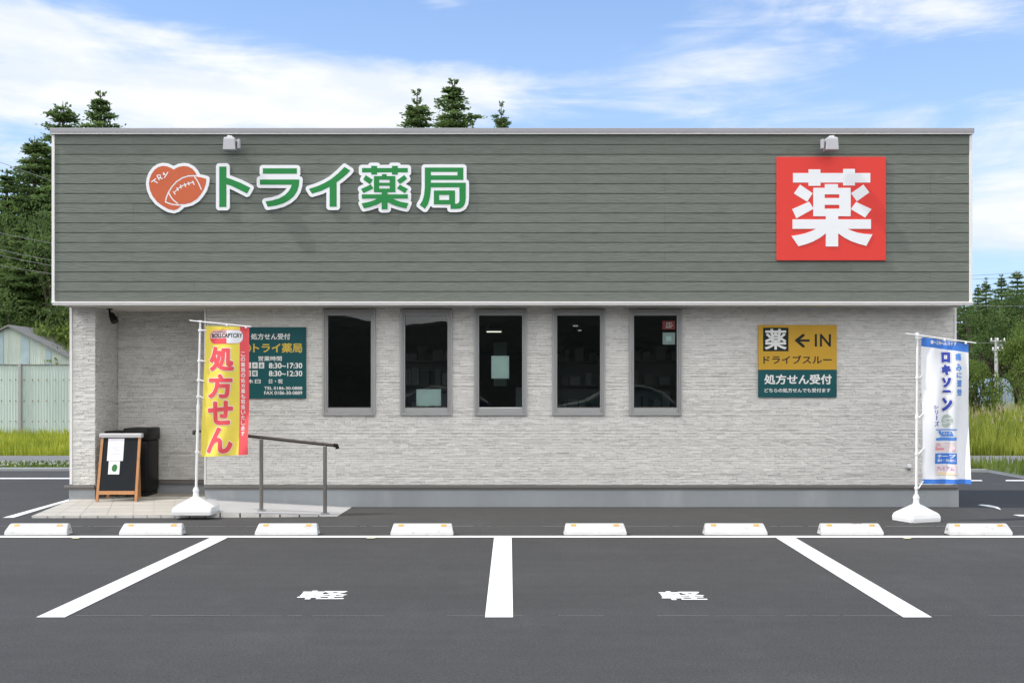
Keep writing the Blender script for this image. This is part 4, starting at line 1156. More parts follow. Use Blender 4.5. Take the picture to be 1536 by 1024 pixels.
b = MB(); iso(b, np.minimum(Fc - .5, XX - 340.5), gx, gy, px, .0034, flat=False); b.build('emblem', M['flag_white'], yc)
b = MB(); put_text(b, 'BOLLCAPTCRY', (317, 499.6, 363.4, 506.4), px, .0046, .18, .28, False)
put_polys(b, [skew(rect(319,497.0,339,497.8))], px, .0046, res=.4, flat=False); b.build('lettering', M['ink'], yc)
for x, y in ((340.5,487.4),(369,490.4)):
    q_ = at(x, y, DY-.02); b = MB(); b.rbox(q_.x-.010, q_.x+.010, q_.y-.012, q_.y+.012, q_.z-.014, q_.z+.014, .003); b.build('clip', M['plastic_white'], t)

# white and blue banner
w2 = lambda u, v: .55*math.sin(5.2*u*math.pi*.9 + .5 + 1.2*v) * (.55+.45*v) + .38*math.sin(7*v + 4*u) + .26*math.sin(19*u + 6*v + 1.5*math.sin(5*v)) * (.3+.7*v)
cor = [(1382.6,505.2), (1452.2,515.6), (1384.6,725.6), (1454.4,725.2)]
DW = 11.28
t, fn, px = banner('banner_stand', 'white and blue cloth banner on a pole by the right corner', (1347,1405), ((1374.4,745),(1376.2,501)), DW,
                   ((1358.5,500.0),(1464,514.4)), cor, w2, .042, (506.5, 563, 620, 672, 721), .36, .003, base_w=.385, base_h=.112, base_d=.32)
v1 = .062; v2 = .968
bc = cloth(fn, 0, 1, 0, v1, nv=6, m='flag_blue', parent=t, name='top_band')
wcl = cloth(fn, 0, 1, v1, v2, m='flag_white', parent=t, name='white_cloth')
cloth(fn, 0, 1, v2, 1, nv=4, m='flag_blue', parent=t, name='bottom_band')
b = MB(); put_text(b, '第一三共ヘルスケア', (1396, 511.6, 1434, 517.4), lambda x, y, d: px(x, y + (x-1415)*.09, d), .0028, .2, .3, False); b.build('lettering', M['print_white'], bc)
e = MB(); s_ = MB(); q_ = MB()
for ch, x0, x1, a_, c_ in (('ロ',1412.6,1425,528,543.6),('キ',1412.6,1425.6,546.6,562.4),('ソ',1412.8,1425.6,566,581),('ニ',1413,1425.4,584.6,588.6),('ン',1412.4,1427,596,616.4)):
    put_text(b if False else e, ch, (x0, a_, x1, c_), px, .0052, 1.45, .35, False)
    put_text(q_, ch, (x0, a_, x1, c_), px, .0038, 1.45, .35, False, grow=1.0)
    put_text(s_, ch, (x0, a_, x1, c_), px, .0024, 1.45, .35, False, grow=1.7)
s_.build('lettering_edge', M['silver_print'], wcl); q_.build('lettering_edge', M['print_white'], wcl); e.build('lettering', M['navy'], wcl)
b = MB()
for ch, a_ in (('痛',529.4),('み',545.6),('に',558.6),('速',569),('効',582.6)):
    put_text(b, ch, (1431.6 + (a_-529)*.035, a_, 1441 + (a_-529)*.035, a_+11 if ch not in 'に' else a_+8), px, .003, .38, .3, False)
b.build('lettering', M['midblue'], wcl)
b = MB()
for ch, a_, h_, w_ in (('シ',607.4,5.4,7),('リ',614.6,6.4,4.6),('｜',622.5,7,1.3),('ズ',631.4,7.4,7)):
    put_text(b, ch, (1402.6 - w_/2 + (a_-607)*.05, a_, 1402.6 + w_/2 + (a_-607)*.05, a_+h_), px, .003, .15, .28, False)
b.build('lettering', M['navy'], wcl)
b = MB()                                                  # round S emblem
gx = np.arange(1409, 1431, .35); gy = np.arange(618, 644, .35); XX, YY = np.meshgrid(gx, gy)
disc = 1 - np.sqrt(((XX-1420)/8.2)**2 + ((YY-631)/9.8)**2)
sw = sdf_polys([stroke([(1431,626.2),(1424,626.4),(1417.5,628),(1416,630.2),(1420,632),(1426,633.4),(1427.4,635),(1424.6,638),(1420.5,642.5)], 1.7), stroke([(1410,633),(1416,634.6),(1422,634.2)], 1.5)], gx, gy)
iso(b, np.minimum(disc*8, -sw), gx, gy, px, .003, flat=False); b.build('emblem', M['sage'], wcl)
def block(y0, y1, m, x0=1402.6, x1=1435.4, d=.003):
    b = MB(); put_polys(b, [rect(x0, y0, x1, y1)], px, d, res=.6, flat=False); return b.build('product_picture', M[m], wcl)
block(643.2, 644.8, 'midblue'); 
b = MB(); put_polys(b, [[(1406,645.8),(1412,645.8),(1413,651),(1409,652)], [(1414,647),(1427,647),(1430,654),(1411,654.4)], [(1403,656.6),(1411,655.4),(1430,656),(1434.6,655),(1434.4,660.4),(1402.8,660.4)]], px, .003, res=.45, flat=False)
b.build('product_picture', M['midblue'], wcl)
b = MB(); put_text(b, 'パップ', (1415,648.2,1426,652), px, .0042, .1, .3, False); b.build('lettering', M['print_white'], wcl)
b = MB(); put_polys(b, [rect(1402.4,663.4,1434.2,677.4)], px, .003, res=.6, flat=False); b.build('product_picture', M['palepink_light'], wcl)
b = MB(); put_polys(b, [rect(1402.6,671.6,1418,674.6), rect(1402.6,669,1406,670.4), rect(1428,674.6,1433,676)], px, .0042, res=.45, flat=False); put_text(b, 'ゲル', (1403.4,663.8,1410.4,669.6), px, .0042, .2, .3, False); b.build('lettering', M['flag_red_soft'], wcl)
b = MB(); put_text(b, 'ローション', (1410,668.6,1424.6,671), px, .0042, .05, .28, False); put_polys(b, [rect(1417,664.2,1432,665)], px, .0042, res=.4, flat=False); b.build('lettering', M['silver_print'], wcl)
block(679.4, 695.4, 'flag_blue', 1402.4, 1434.8)
b = MB(); put_text(b, 'テープ', (1406.4,681.4,1432.6,686.6), px, .0044, .25, .3, False); put_text(b, '痛み・炎症に', (1406.4,688,1433,692.4), px, .0044, .08, .28, False); b.build('lettering', M['print_white'], wcl)
b = MB(); put_polys(b, [rect(1403.4,697,1435.2,712.4)], px, .003, res=.6, flat=False); b.build('product_picture', M['palepink_light'], wcl)
b = MB(); put_text(b, 'プレミアム', (1405,699.4,1430,705.4), px, .0044, .15, .3, False); b.build('lettering', M['purple_soft'], wcl)
b = MB(); put_polys(b, [[(1405,712.2),(1410,707.6),(1434,710),(1435,712.2)]], px, .0044, res=.5, flat=False); b.build('product_picture', M['palegold'], wcl)
for x, y in ((1416.8,509.2),(1448.6,513.6)):
    q_ = at(x, y, DW-.02); b = MB(); b.rbox(q_.x-.010, q_.x+.010, q_.y-.012, q_.y+.012, q_.z-.016, q_.z+.012, .003); b.build('clip', M['plastic_white'], t)

# ================================================================== WHEEL STOPS
def make_stop():
    t = thing('wheel_stop', '', 'wheel stop', (0,0,0), 'white wheel stops along the bay heads')
    Ls = .60; prof = [(0,.004),(0,.034),(.012,.046),(.070,.098),(.082,.103),(.120,.103),(.130,.096),(.140,.004)]
    bm = bmesh.new(); ends = []
    for sx, tap in ((-1,.0), (1,.0)):
        ends.append([bm.verts.new((sx*(Ls/2 - (.022 if z > .09 else .012 if z > .04 else 0)), y, z)) for y, z in prof])
    n = len(prof)
    for i in range(n): bm.faces.new((ends[0][i], ends[1][i], ends[1][(i+1)%n], ends[0][(i+1)%n]))
    bm.faces.new(ends[0][::-1]); bm.faces.new(ends[1])
    bmesh.ops.recalc_face_normals(bm, faces=bm.faces)
    bmesh.ops.bevel(bm, geom=bm.edges[:], offset=.004, segments=2, affect='EDGES')
    b = MB(); b.bm(bm); body = b.build('body', M['stop'], t, 40)
    def sl(u, w, d): # point on the sloped face: u along, w up the slope 0..1
        return (u, .012 + .058*w - d*.65, .046 + .052*w + d*.75)
    b = MB()
    def ln(x0, x1, w0, w1): b.add([sl(x0,w0,.0006),sl(x1,w0,.0006),sl(x1,w1,.0006),sl(x0,w1,.0006)], [(0,1,2,3)])
    for s0, s1 in ((-.235,-.02),(.02,.235)):
        ln(s0,s1,.12,.16); ln(s0,s1,.74,.78); ln(s0,s0+.003,.16,.74); ln(s1-.003,s1,.16,.74); ln(s0+.02,s1-.02,.44,.48)
    b.build('moulding', M['grey_mark'], body)
    for s in (-1, 1):
        b = MB(); x = s*.205; 
        yz = lambda w, d: (sl(0, w, d)[1], sl(0, w, d)[2])
        (ya, za), (yb, zb3), (yc, zc3), (yd, zd3) = yz(.70, .0035), yz(1.0, .0035), yz(.70, -.002), yz(1.0, -.002)
        b.add([(x-.026,ya,za),(x+.026,ya,za),(x+.026,yb,zb3),(x-.026,yb,zb3),(x-.026,yc,zc3),(x+.026,yc,zc3),(x+.026,yd,zd3),(x-.026,yd,zd3)],
              [(0,1,2,3),(7,6,5,4),(0,4,5,1),(1,5,6,2),(2,6,7,3),(3,7,4,0)]); b.build('reflector', M['amber'], t)
    for s in (-1, 1):
        b = MB(); b.tube([(s*.287,.085,.05),(s*.2945,.085,.05)], .010, 10); b.build('bolt_hole', M['alu_dark'], body)
    return t
stop = make_stop()
SL = [(4,104,'white wheel stop at the far left end of the row'), (176,276,'white wheel stop between the sandwich board and the left bay line'), (381,478,'white wheel stop in front of the handrail posts'),
      (586,680,'white wheel stop just left of the central bay line'), (846,940,'white wheel stop just right of the central bay line'), (1055,1153,'white wheel stop just left of the right bay line'),
      (1229,1327,'white wheel stop with a brown scuff on its top edge'), (1420,1522,'white wheel stop at the far right end of the row')]
DS = F*CAM_H/(803.8-HY)
for i, (x0, x1, lab) in enumerate(SL):
    o = stop if i == 0 else copy_tree(stop)
    c = (x0+x1)/2; sh = (c-768)/768*4.0                    # the visible end face shifts the middle a little
    o.location = (xr(c + sh*.4, DS), DS + .002 + rnd.uniform(0,.012), .0045); o.rotation_euler = (0,0,R(rnd.uniform(-.5,.5)))
    o['label'] = lab
    if i == 6:
        b = MB(); L_ = o.location
        for k_ in range(9):
            x = L_.x + .02 + k_*.011 + rnd.uniform(-.004,.004); y = L_.y + rnd.uniform(.075,.095); w_ = rnd.uniform(.004,.010)
            b.add([(x-w_,y-.004,L_.z+.1046),(x+w_,y-.006,L_.z+.1046),(x+w_*.7,y+.008,L_.z+.1046),(x-w_,y+.006,L_.z+.1046)], [(0,1,2,3)])
        s2 = b.build('scuff', M['rust'], o)

# ================================================================== SHED AND FENCE (left)
def corrug(mb, x0, x1, z0, z1f, y, pitch=.075, dep=.008):
    n = int((x1-x0)/pitch*4); prev = None
    for i in range(n+1):
        x = x0 + (x1-x0)*i/n; d = dep*[0,1,1,0][i % 4]
        cur = ((x, y-d, z0), (x, y-d, z1f(x)))
        if prev: mb.add([prev[0], cur[0], cur[1], prev[1]], [(0,1,2,3)])
        prev = cur
DSH = 34.0
px_, zr_, ze = xr(15,DSH), zr(490,DSH), zr(537,DSH)
hw = xr(106,DSH) - px_
sh = thing('metal_shed', 'pale weathered corrugated shed with a gable behind the sheet fence', 'shed', (px_, DSH, 0))
b = MB(); top = lambda x: ze + (zr_-ze)*(1-abs(x-px_)/hw)
corrug(b, px_-hw, px_+hw, -.05, top, DSH); b.box(px_-hw, px_-hw+.03, DSH+.02, DSH+7, -.05, ze); b.box(px_+hw-.03, px_+hw, DSH+.02, DSH+7, -.05, ze)
b.build('wall', M['shed'], sh)
b = MB()
for s in (-1, 1):
    xe = px_ + s*(hw+.22); zee = ze - .22*(zr_-ze)/hw
    b.add([(px_,DSH-.15,zr_+.06),(xe,DSH-.15,zee+.06),(xe,DSH+7.2,zee+.06),(px_,DSH+7.2,zr_+.06),(px_,DSH-.15,zr_+.005),(xe,DSH-.15,zee+.005),(xe,DSH+7.2,zee+.005),(px_,DSH+7.2,zr_+.005)],
          [(0,1,2,3),(7,6,5,4),(0,4,5,1),(1,5,6,2),(2,6,7,3)])
b.build('roof', M['shed_roof'], sh)
b = MB(); 
for x0, x1, m_ in ((-1.15,-.75,0),(-.55,-.2,0),(.35,.62,0),(1.15,1.32,0)):
    b.add([(px_+x0,DSH-.02,1.95),(px_+x1,DSH-.02,1.95),(px_+x1,DSH-.02,top(px_+x1)-.1),(px_+x0,DSH-.02,top(px_+x0)-.1)], [(0,1,2,3)])
b.build('patch_sheet', M['shed_patch'], sh)
DFN = 28.0
fe = thing('sheet_fence', 'pale green corrugated sheet fence with grey posts in front of the shed', 'fence', (-14, DFN, 0))
b = MB(); corrug(b, -25, -7, -.05, lambda x: zr(547.4,DFN), DFN); b.build('panel', M['fence'], fe)
b = MB(); b.box(-25, -7, DFN-.03, DFN+.03, zr(547.3,DFN), zr(546.2,DFN)); b.build('top_rail', M['alu_dark'], fe)
xp = xr(31,DFN)
for k_ in range(-4, 3):
    x = xp + k_*2.6; b = MB(); b.box(x-.035, x+.035, DFN-.075, DFN-.0175, -.05, zr(545.5,DFN)); b.build('post', M['alu'], fe)
b = MB()
for y in (569.6, 601, 631.5):
    z = zr(y, DFN); x = -24.9
    while x < -7.1:
        b.box(x-.012, x+.012, DFN-.024, DFN-.0165, z-.014, z+.014); x += .15 + .07*(int(x*7) % 2)
b.build('bolts', M['rust'], fe)
b.build and None

# ================================================================== VEGETATION
def mesh_obj(name, vs, fs, m, parent=None, loc=(0,0,0)):
    me = bpy.data.meshes.new(name); me.from_pydata(vs, [], fs); me.materials.append(m); me.update()
    o = bpy.data.objects.new(name, me); COL.objects.link(o)
    if parent: o.parent = parent
    else: o.location = loc
    return o
class Leaves:
    def __init__(s, seed): s.r = np.random.RandomState(seed); s.V = []; s.n = 0
    def spray(s, P_, Dr, ln, wd):
        """leaf diamonds at points P_, roughly along directions Dr"""
        n = len(P_); r = s.r
        d = Dr + r.normal(0, .55, (n,3)); d /= np.linalg.norm(d, axis=1)[:,None] + 1e-9
        u = np.cross(d, r.normal(0, 1, (n,3))); u /= np.linalg.norm(u, axis=1)[:,None] + 1e-9
        L_ = ln * r.uniform(.6, 1.4, (n,1)); W_ = wd * r.uniform(.6, 1.4, (n,1))
        s.V.append(np.stack([P_, P_ + d*L_*.45 + u*W_, P_ + d*L_, P_ + d*L_*.45 - u*W_], axis=1)); s.n += n
    def mesh(s):
        V = np.concatenate(s.V).reshape(-1,3); F_ = np.arange(len(V)).reshape(-1,4)
        return V.tolist(), F_.tolist()
def conifer(h, r, seed, dens=1.0, bare=.16, leaf=.125, shape=.8, low=.08):
    q = random.Random(seed); lv = Leaves(seed); b = MB()
    b.tube([(0,0,-.1),(q.uniform(-.05,.05),q.uniform(-.05,.05),h*.5),(0,0,h*.93),(q.uniform(-.05,.05),0,h)], [h*.016, h*.010, h*.003, .006], 7)
    z = h*low
    while z < h*.985:
        f = 1 - z/h; Lb = r * (f**shape) * q.uniform(.78,1.15) + .05
        nb = 7 if f > .3 else 5
        if f < .10: nb = 4
        a0 = q.uniform(0, 6.28)
        for k_ in range(nb):
            az = a0 + 6.283*k_/nb + q.uniform(-.35,.35); L_ = Lb * q.uniform(.65,1.12)
            rise = .28 if f > .5 else .45 if f > .12 else .95; droop = .42 if f > .5 else .25
            dirv = np.array([math.cos(az), math.sin(az), 0])
            pt = lambda t: np.array([dirv[0]*L_*t, dirv[1]*L_*t, z + L_*(rise*t - droop*t*t) + .06*math.sin(5*t+a0)])
            b.tube([tuple(pt(0)), tuple(pt(.5)), tuple(pt(.97))], [max(.012,.02*L_), max(.009,.012*L_), .005], 4, False)
            if f < max(.035, bare*.2): 
                n = 14; ts = np.random.RandomState(seed*7+k_).uniform(.3,1,n)
                P_ = np.array([pt(t) for t in ts]); lv.spray(P_, np.tile(dirv*.6 + [0,0,.8],(n,1)), leaf*.9, leaf*.22); continue
            ns = max(2, int(L_/.24)); 
            for w in range(ns):
                t = .22 + .80*(w + q.uniform(0,1))/ns
                c = pt(min(t,1.0)); sg = (.07 + .105*L_*(1 - .45*t)) * min(1, f*6+.35) 
                n = int(dens * (48 + 26*q.random()))
                P_ = c + lv.r.normal(0, 1, (n,3)) * [sg*1.05, sg*1.05, sg*.34]
                side = lv.r.choice([-1,1],(n,1)) * np.cross(dirv,[0,0,1])
                lv.spray(P_, dirv*.7 + side*.6 + np.array([0,0,.12]), leaf, leaf*.27)
        z += h*.030 * q.uniform(.75,1.25) * (1.0 if f > .15 else .8)
    return b, lv
def broad(h, r, seed, nclump=26, per=260, leaf=.16, zlow=.25):
    q = random.Random(seed); lv = Leaves(seed); b = MB()
    tops = []
    for k_ in range(nclump):
        az = q.uniform(0,6.28); zz = q.uniform(zlow, 1.0); rr = r * math.sqrt(max(0.05, 1 - ((zz-.5)/.62)**2)) * q.uniform(.25,.9)
        c = np.array([math.cos(az)*rr, math.sin(az)*rr, zz*h*.93]); s_ = r*q.uniform(.20,.36); tops.append((c, s_))
        n = int(per * q.uniform(.7,1.3)); d = lv.r.normal(0,1,(n,3)); d /= np.linalg.norm(d,axis=1)[:,None]
        P_ = c + d * s_ * lv.r.uniform(.45,1.08,(n,1)) * [1,1,.85]
        lv.spray(P_, d*.7 + np.array([0,0,.25]), leaf, leaf*.34)
        b.tube([(0,0,h*.12), tuple(c*np.array([.45,.45,.6]) + [0,0,h*.08]), tuple(c)], [.035*h**.5, .02*h**.5, .008], 5, False)
    b.tube([(0,0,-.1),(0,0,h*.14),(.02,0,h*.5)], [.05*h**.6, .042*h**.6, .015], 7)
    return b, lv
PROTO = {}
def plant_tree(key, gen, m, name, label, cat, loc, scale, rz, group):
    t = thing(name, label, cat, loc, group, rz); t.scale = scale
    if key not in PROTO:
        b, lv = gen(); tr_ = MB(); tr_.v, tr_.f = b.v, b.f
        me = bpy.data.meshes.new('trunk'); me.from_pydata([tuple(x) for x in b.v], [], b.f); me.materials.append(M['bark'])
        V, F_ = lv.mesh(); mc = bpy.data.meshes.new('crown'); mc.from_pydata(V, [], F_); mc.materials.append(m)
        PROTO[key] = (me, mc)
    for nm, me in zip(('trunk','crown'), PROTO[key]):
        o = bpy.data.objects.new(nm, me); COL.objects.link(o); o.parent = t
    return t
cA = lambda: conifer(13.5, 3.3, 3, 1.1)
cB = lambda: conifer(14.0, 3.2, 8, 1.0, shape=.95)
cC = lambda: conifer(14.0, 3.5, 15, 1.0, bare=.3, shape=.92)
def conif(px_x, px_y, D, key, gen, h0, wide, label, group, rz, mat='leaf_dark'):
    h = CAM_H + (HY - px_y) * D / F + .1
    plant_tree(key, gen, M[mat], 'conifer_tree', label, 'tree', (xr(px_x, D), D, -.06), (wide*h/h0, wide*h/h0, h/h0), rz, group)
GL = 'dark conifers behind the left side of the building'
conif(95, 153, 43, 'A', cA, 13.5, 1.35, 'tall dark conifer with bushy top above the roof\'s left corner', GL, 0.3)
conif(151, 137, 47, 'B', cB, 14.0, 1.4, 'tallest left conifer, its pointed top alone above the roof', GL, 1.9)
conif(52, 205, 42, 'A', cA, 13.5, 1.45, 'conifer directly left of the bushy topped tall one', GL, 2.2)
conif(10, 255, 40, 'B', cB, 14.0, 1.6, 'dark conifer at the left photo edge above the shed', GL, 4.0)
conif(80, 262, 38.5, 'C', cC, 14.0, 1.1, 'shorter conifer standing in front beside the fascia\'s left edge', GL, 5.1)
conif(-40, 230, 45, 'A', cA, 13.5, 1.1, 'conifer cut off by the left photo edge', GL, 4.4)
conif(36, 330, 37.5, 'A', cA, 13.5, 1.5, 'low wide conifer right behind the shed gable', GL, 3.3)
conif(-20, 300, 50, 'B', cB, 14.0, 1.5, 'rear conifer filling the gap at the left photo edge', GL, .9)
conif(60, 290, 52, 'C', cC, 14.0, 1.6, 'rear dark conifer seen through gaps between the front ones', GL, 2.9)
GC = 'conifer tops above the middle of the roof'
conif(625, 136, 46, 'C', cC, 14.0, 1.35, 'left of three conifer tops over the middle roof, with bare twigs', GC, .4)
conif(680, 119, 44, 'B', cB, 14.0, 1.55, 'tallest and widest of three conifer tops over the middle roof', GC, 3.0)
conif(752, 153, 48, 'C', cC, 14.0, .85, 'small thin conifer top right of the other two over the roof', GC, 2.0)
conif(709, 182, 48, 'C', cC, 14.0, .75, 'tiny conifer tip just clearing the roof beside the tallest top', GC, 4.1)
GR = 'dark conifers beyond the field on the right'
D_R = 58
for x, y, D, key, gen, h0, wd, lab, rz in ((1467,427,70,'B',cB,14.0,1.15,'conifer just right of the fascia corner beyond the field',.5), (1479,417,66,'C',cC,14.0,1.15,'pointed conifer second from the fascia corner beyond the field',2.2),
        (1502,412,69,'B',cB,14.0,1.3,'conifer behind the utility pole beyond the field',3.7), (1526,406,67,'A',cA,13.5,1.35,'tall conifer at the right photo edge',5.0),
        (1556,392,68,'B',cB,14.0,1.5,'conifer cut off by the right photo edge',1.0), (1446,436,70,'A',cA,13.5,1.3,'conifer half hidden behind the building\'s right corner',.2), (1490,446,75,'A',cA,13.5,2.0,'rear conifer filling the gaps on the right',1.4),
        (1516,452,76,'B',cB,14.0,2.3,'lower rear conifer seen between the two tallest on the right',4.4), (1462,468,74,'A',cA,13.5,2.2,'low rear conifer by the building corner',3.0)):
    conif(x, y, D, key, gen, h0, wd, lab, GR, rz)
bA = lambda: broad(4.5, 2.3, 41); bB = lambda: broad(2.6, 1.9, 52, 22, 300, .14, .08)
def bush(x, ytop, D, key, gen, h0, wide, label, name, rz, mat='leaf_mid', group=None):
    h = CAM_H + (HY - ytop) * D / F
    plant_tree(key, gen, M[mat], name, label, 'tree' if 'tree' in name else 'bush', (xr(x, D), D, -.06), (wide*h/h0, wide*h/h0, h/h0), rz, group)
bush(1530, 486, 46, 'a', bA, 4.5, .40, 'bright leafy tree at the right edge before the conifers', 'leafy_tree', .4)
bush(1556, 478, 48, 'a', bA, 4.5, .55, 'leafy tree cut off by the right photo edge', 'leafy_tree', 2.1)
bush(1468, 547, 30, 'b', bB, 2.6, .42, 'bright green round bush beside the white banner', 'bush', .5)
bush(1440, 543, 32, 'b', bB, 2.6, .5, 'green bush half hidden behind the white banner', 'bush', 2.5)
bush(100, 462, 35.6, 'a', bA, 4.5, .75, 'leafy tree between the shed roof and the pillar', 'leafy_tree', 1.1)
bush(72, 478, 41.8, 'a', bA, 4.5, .9, 'leafy tree rising behind the shed roof slope', 'leafy_tree', 4.0)
bush(20, 470, 42.2, 'a', bA, 4.5, 1.0, 'leafy tree behind the shed ridge', 'leafy_tree', 5.4)
bD = lambda: broad(7.5, 3.0, 61, 24, 330, .13, .12)
M['leaf_wood'] = leafmat('woodland_leaves', (.036, .068, .020), (.170, .260, .070), .45)
for x, y, D, wd, rz, lab in ((28,300,38.5,.72,.4,'full leafy tree behind the left shed slope among conifers'), (86,318,37.2,.66,2.2,'full leafy tree close beside the fascia\'s left edge'), (-14,352,38.0,.9,4.0,'leafy tree at the left photo edge above the shed'), (58,392,36.6,.85,5.2,'lower leafy tree filling the dark gap above the shed ridge'),
        (1464,446,62,1.0,1.0,'rounded leafy tree against the building\'s right corner'), (1496,436,64,.9,3.1,'rounded leafy tree behind the utility pole'), (1530,428,62,.9,4.6,'rounded leafy tree at the right edge before the tall conifer')):
    bush(x, y, D, 'd', bD, 7.5, wd, lab, 'leafy_tree', rz, 'leaf_wood')
# grasses
def blades(name, n, xf, yf, hf, w, seed, m, kind='stuff', lean_=.25, z0=-.06):
    r_ = np.random.RandomState(seed); x = xf(r_, n); y = yf(r_, n, x); h = hf(r_, n, x, y)
    az = r_.uniform(0, 6.28, n); le = r_.uniform(0, lean_, n) * h
    ww = w * r_.uniform(.6, 1.5, n); ca, sa = np.cos(az), np.sin(az); wa = r_.uniform(0, 6.28, n); cw, sw_ = np.cos(wa)*ww/2, np.sin(wa)*ww/2
    z = np.zeros(n) + z0
    p0 = np.stack([x-cw, y-sw_, z], 1); p1 = np.stack([x+cw, y+sw_, z], 1)
    p2 = np.stack([x+cw*.7+ca*le*.35, y+sw_*.7+sa*le*.35, z+h*.6], 1); p3 = np.stack([x-cw*.7+ca*le*.35, y-sw_*.7+sa*le*.35, z+h*.6], 1); p4 = np.stack([x+ca*le, y+sa*le, z+h], 1)
    V = np.stack([p0,p1,p2,p3,p4], 1).reshape(-1,3).tolist()
    F_ = []
    for i in range(n): F_ += [(5*i,5*i+1,5*i+2,5*i+3), (5*i+3,5*i+2,5*i+4)]
    o = mesh_obj(name, V, F_, m); tag(o, kind=kind); return o
U = lambda a_, c_: (lambda r_, n, *k_: r_.uniform(a_, c_, n))
o = blades('grass', 16000, U(-17.5,-8.2), U(ROAD1+.05, DFN-.2), lambda r_, n, x, y: r_.uniform(.12,.34,n)*(.9+.5*(y-ROAD1)/5), .030, 1, M['grass_bright']); tag(o, 'bright yellow green grass along the foot of the sheet fence', 'grass')
o = blades('tall_grass', 26000, U(8.6,19), lambda r_, n, x: ROAD1 + .05 + 18*r_.uniform(0,1,n)**1.6, lambda r_, n, x, y: r_.uniform(.5,1.05,n)*(.35+.65*np.clip((y-ROAD1)/1.2,0,1))*(.9+.2*np.sin(x*2.1)), .026, 2, M['grass_tall'], lean_=.4); tag(o, 'tall wild grass filling the field right of the building', 'grass')
o = blades('seed_heads', 520, lambda r_, n: np.concatenate([r_.normal(c_, .55, n//8) for c_ in (10.2, 11.0, 11.7, 12.5, 13.3, 14.4, 15.5, 16.6)]), lambda r_, n, x: ROAD1 + 1.2 + 6*r_.uniform(0,1,n), lambda r_, n, x, y: r_.uniform(.10,.2,n), .035, 3, M['seed'], z0=.0); tag(o, 'pale dry seed heads above the tall grass', 'grass')
me = o.data
r_ = np.random.RandomState(9)
co = np.array([v.co[:] for v in me.vertices]).reshape(-1,5,3); co[:,:,2] += r_.uniform(.28,.92,(len(co),1)); me.vertices.foreach_set('co', co.reshape(-1)); me.update()
o = blades('verge_grass', 9000, lambda r_, n: np.where(r_.uniform(0,1,n) < .5, r_.uniform(-13.5,-6.5,n), r_.uniform(7.4,13.5,n)), lambda r_, n, x: np.where(x > 0, np.array([vr_y(q_)+.14 for q_ in x]) + r_.uniform(0,1,n)*(VERGE1 - .1 - np.array([vr_y(q_) for q_ in x])), r_.uniform(VERGE0+.15, VERGE1-.02, n)),
           lambda r_, n, x, y: r_.uniform(.03,.11,n)*np.where(x > 0, 1.9, .8), .020, 4, M['grass_verge'], z0=.03); tag(o, 'short green grass on the verge strip by the car park', 'grass')
o = blades('verge_flowers', 420, U(-13.5,-6.5), U(VERGE0+.15, VERGE1-.1), lambda r_, n, x, y: r_.uniform(.02,.05,n), .045, 6, M['petal'], z0=.07, lean_=.9); tag(o, 'tiny white flowers on the left verge strip', 'flowers')

# ================================================================== POLES, CABLES, FAR THINGS
DP = 56.0
up = thing('utility_pole', 'grey concrete utility pole standing in front of the conifers', 'utility pole', (xr(1494.4,DP), DP, 0))
X = xr(1494.4, DP)
b = MB(); b.tube([(X,DP,-.1),(X,DP,zr(506.5,DP))], [.115,.075], 10); b.build('pole', M['pole'], up, 40)
for y, L_ in ((511.5,.40),(525,.30)):
    b = MB(); b.box(X-L_, X+L_, DP-.22, DP-.16, zr(y,DP)-.035, zr(y,DP)+.035); b.box(X-.04, X+.04, DP-.16, DP-.05, zr(y,DP)-.05, zr(y,DP)+.05); o = b.build('crossarm', M['pole'], up)
    for s in (-.85, 0, .85):
        b = MB(); zz = zr(y,DP)+.034; b.tube([(X+s*L_,DP-.19,zz),(X+s*L_,DP-.19,zz+.05),(X+s*L_,DP-.19,zz+.13)], [.03,.045,.02], 8); b.build('insulator', M['plastic_white'], o)
b = MB(); b.tube([(X+.2,DP-.05,zr(522,DP)),(X+.2,DP-.05,zr(516,DP))], .11, 10); b.build('transformer', M['alu'], up, 40)
def cable(p, q_, sag, rad, label, group):
    b = MB(); pts = []
    for i in range(13):
        t = i/12; v_ = Vector(p).lerp(Vector(q_), t); v_.z -= sag*4*t*(1-t); pts.append(v_)
    b.tube(pts, rad, 5); return tag(b.build('power_cable', M['wire'], loc=p), label, 'cable', group)
for i, (y0, y1, sg) in enumerate(((195,300,.25),(318,345,.35),(352,384,.3),(344,398,.3),(372,402,.35))):
    cable(at(-120, y0, 30), at(330, y1 + (40 if i < 3 else 18), 33), sg, .007, ['topmost thin cable crossing the sky left of the trees', 'upper grey cable crossing the left conifers', 'middle grey cable crossing the left conifers', 'second lowest grey cable crossing the left conifers', 'lowest grey cable crossing the left conifers'][i], 'cables on the left')
for y0, y1, lab in ((416,402,'upper thin cable in the sky above the right conifers'),(420,411,'lower thin cable in the sky above the right conifers')):
    cable(at(1380, y0, 50), at(1640, y1-4, 50), .1, .010, lab, 'cables on the right')
for y0, y1, lab in ((452,446,'cable crossing the right conifers at mid height'),(508,500,'cable crossing the right conifers above the utility pole top')):
    cable(at(1400, y0, 48), at(1640, y1, 48), .3, .009, lab, 'cables on the right')
tp = thing('far_greenhouse', 'pale blue sheeted greenhouse beyond the field below the trees', 'greenhouse', at(1508, 585, 58))
D = 58; b = MB(); x0, x1 = xr(1484,D), xr(1522,D); xm = (x0+x1)/2; rr = (x1-x0)/2
zc = 0.0; zt = zr(561,D)
pr = [(xm - rr*math.cos(math.pi*k_/10), .9*(zt)*math.sin(math.pi*k_/10)**.6) for k_ in range(11)]
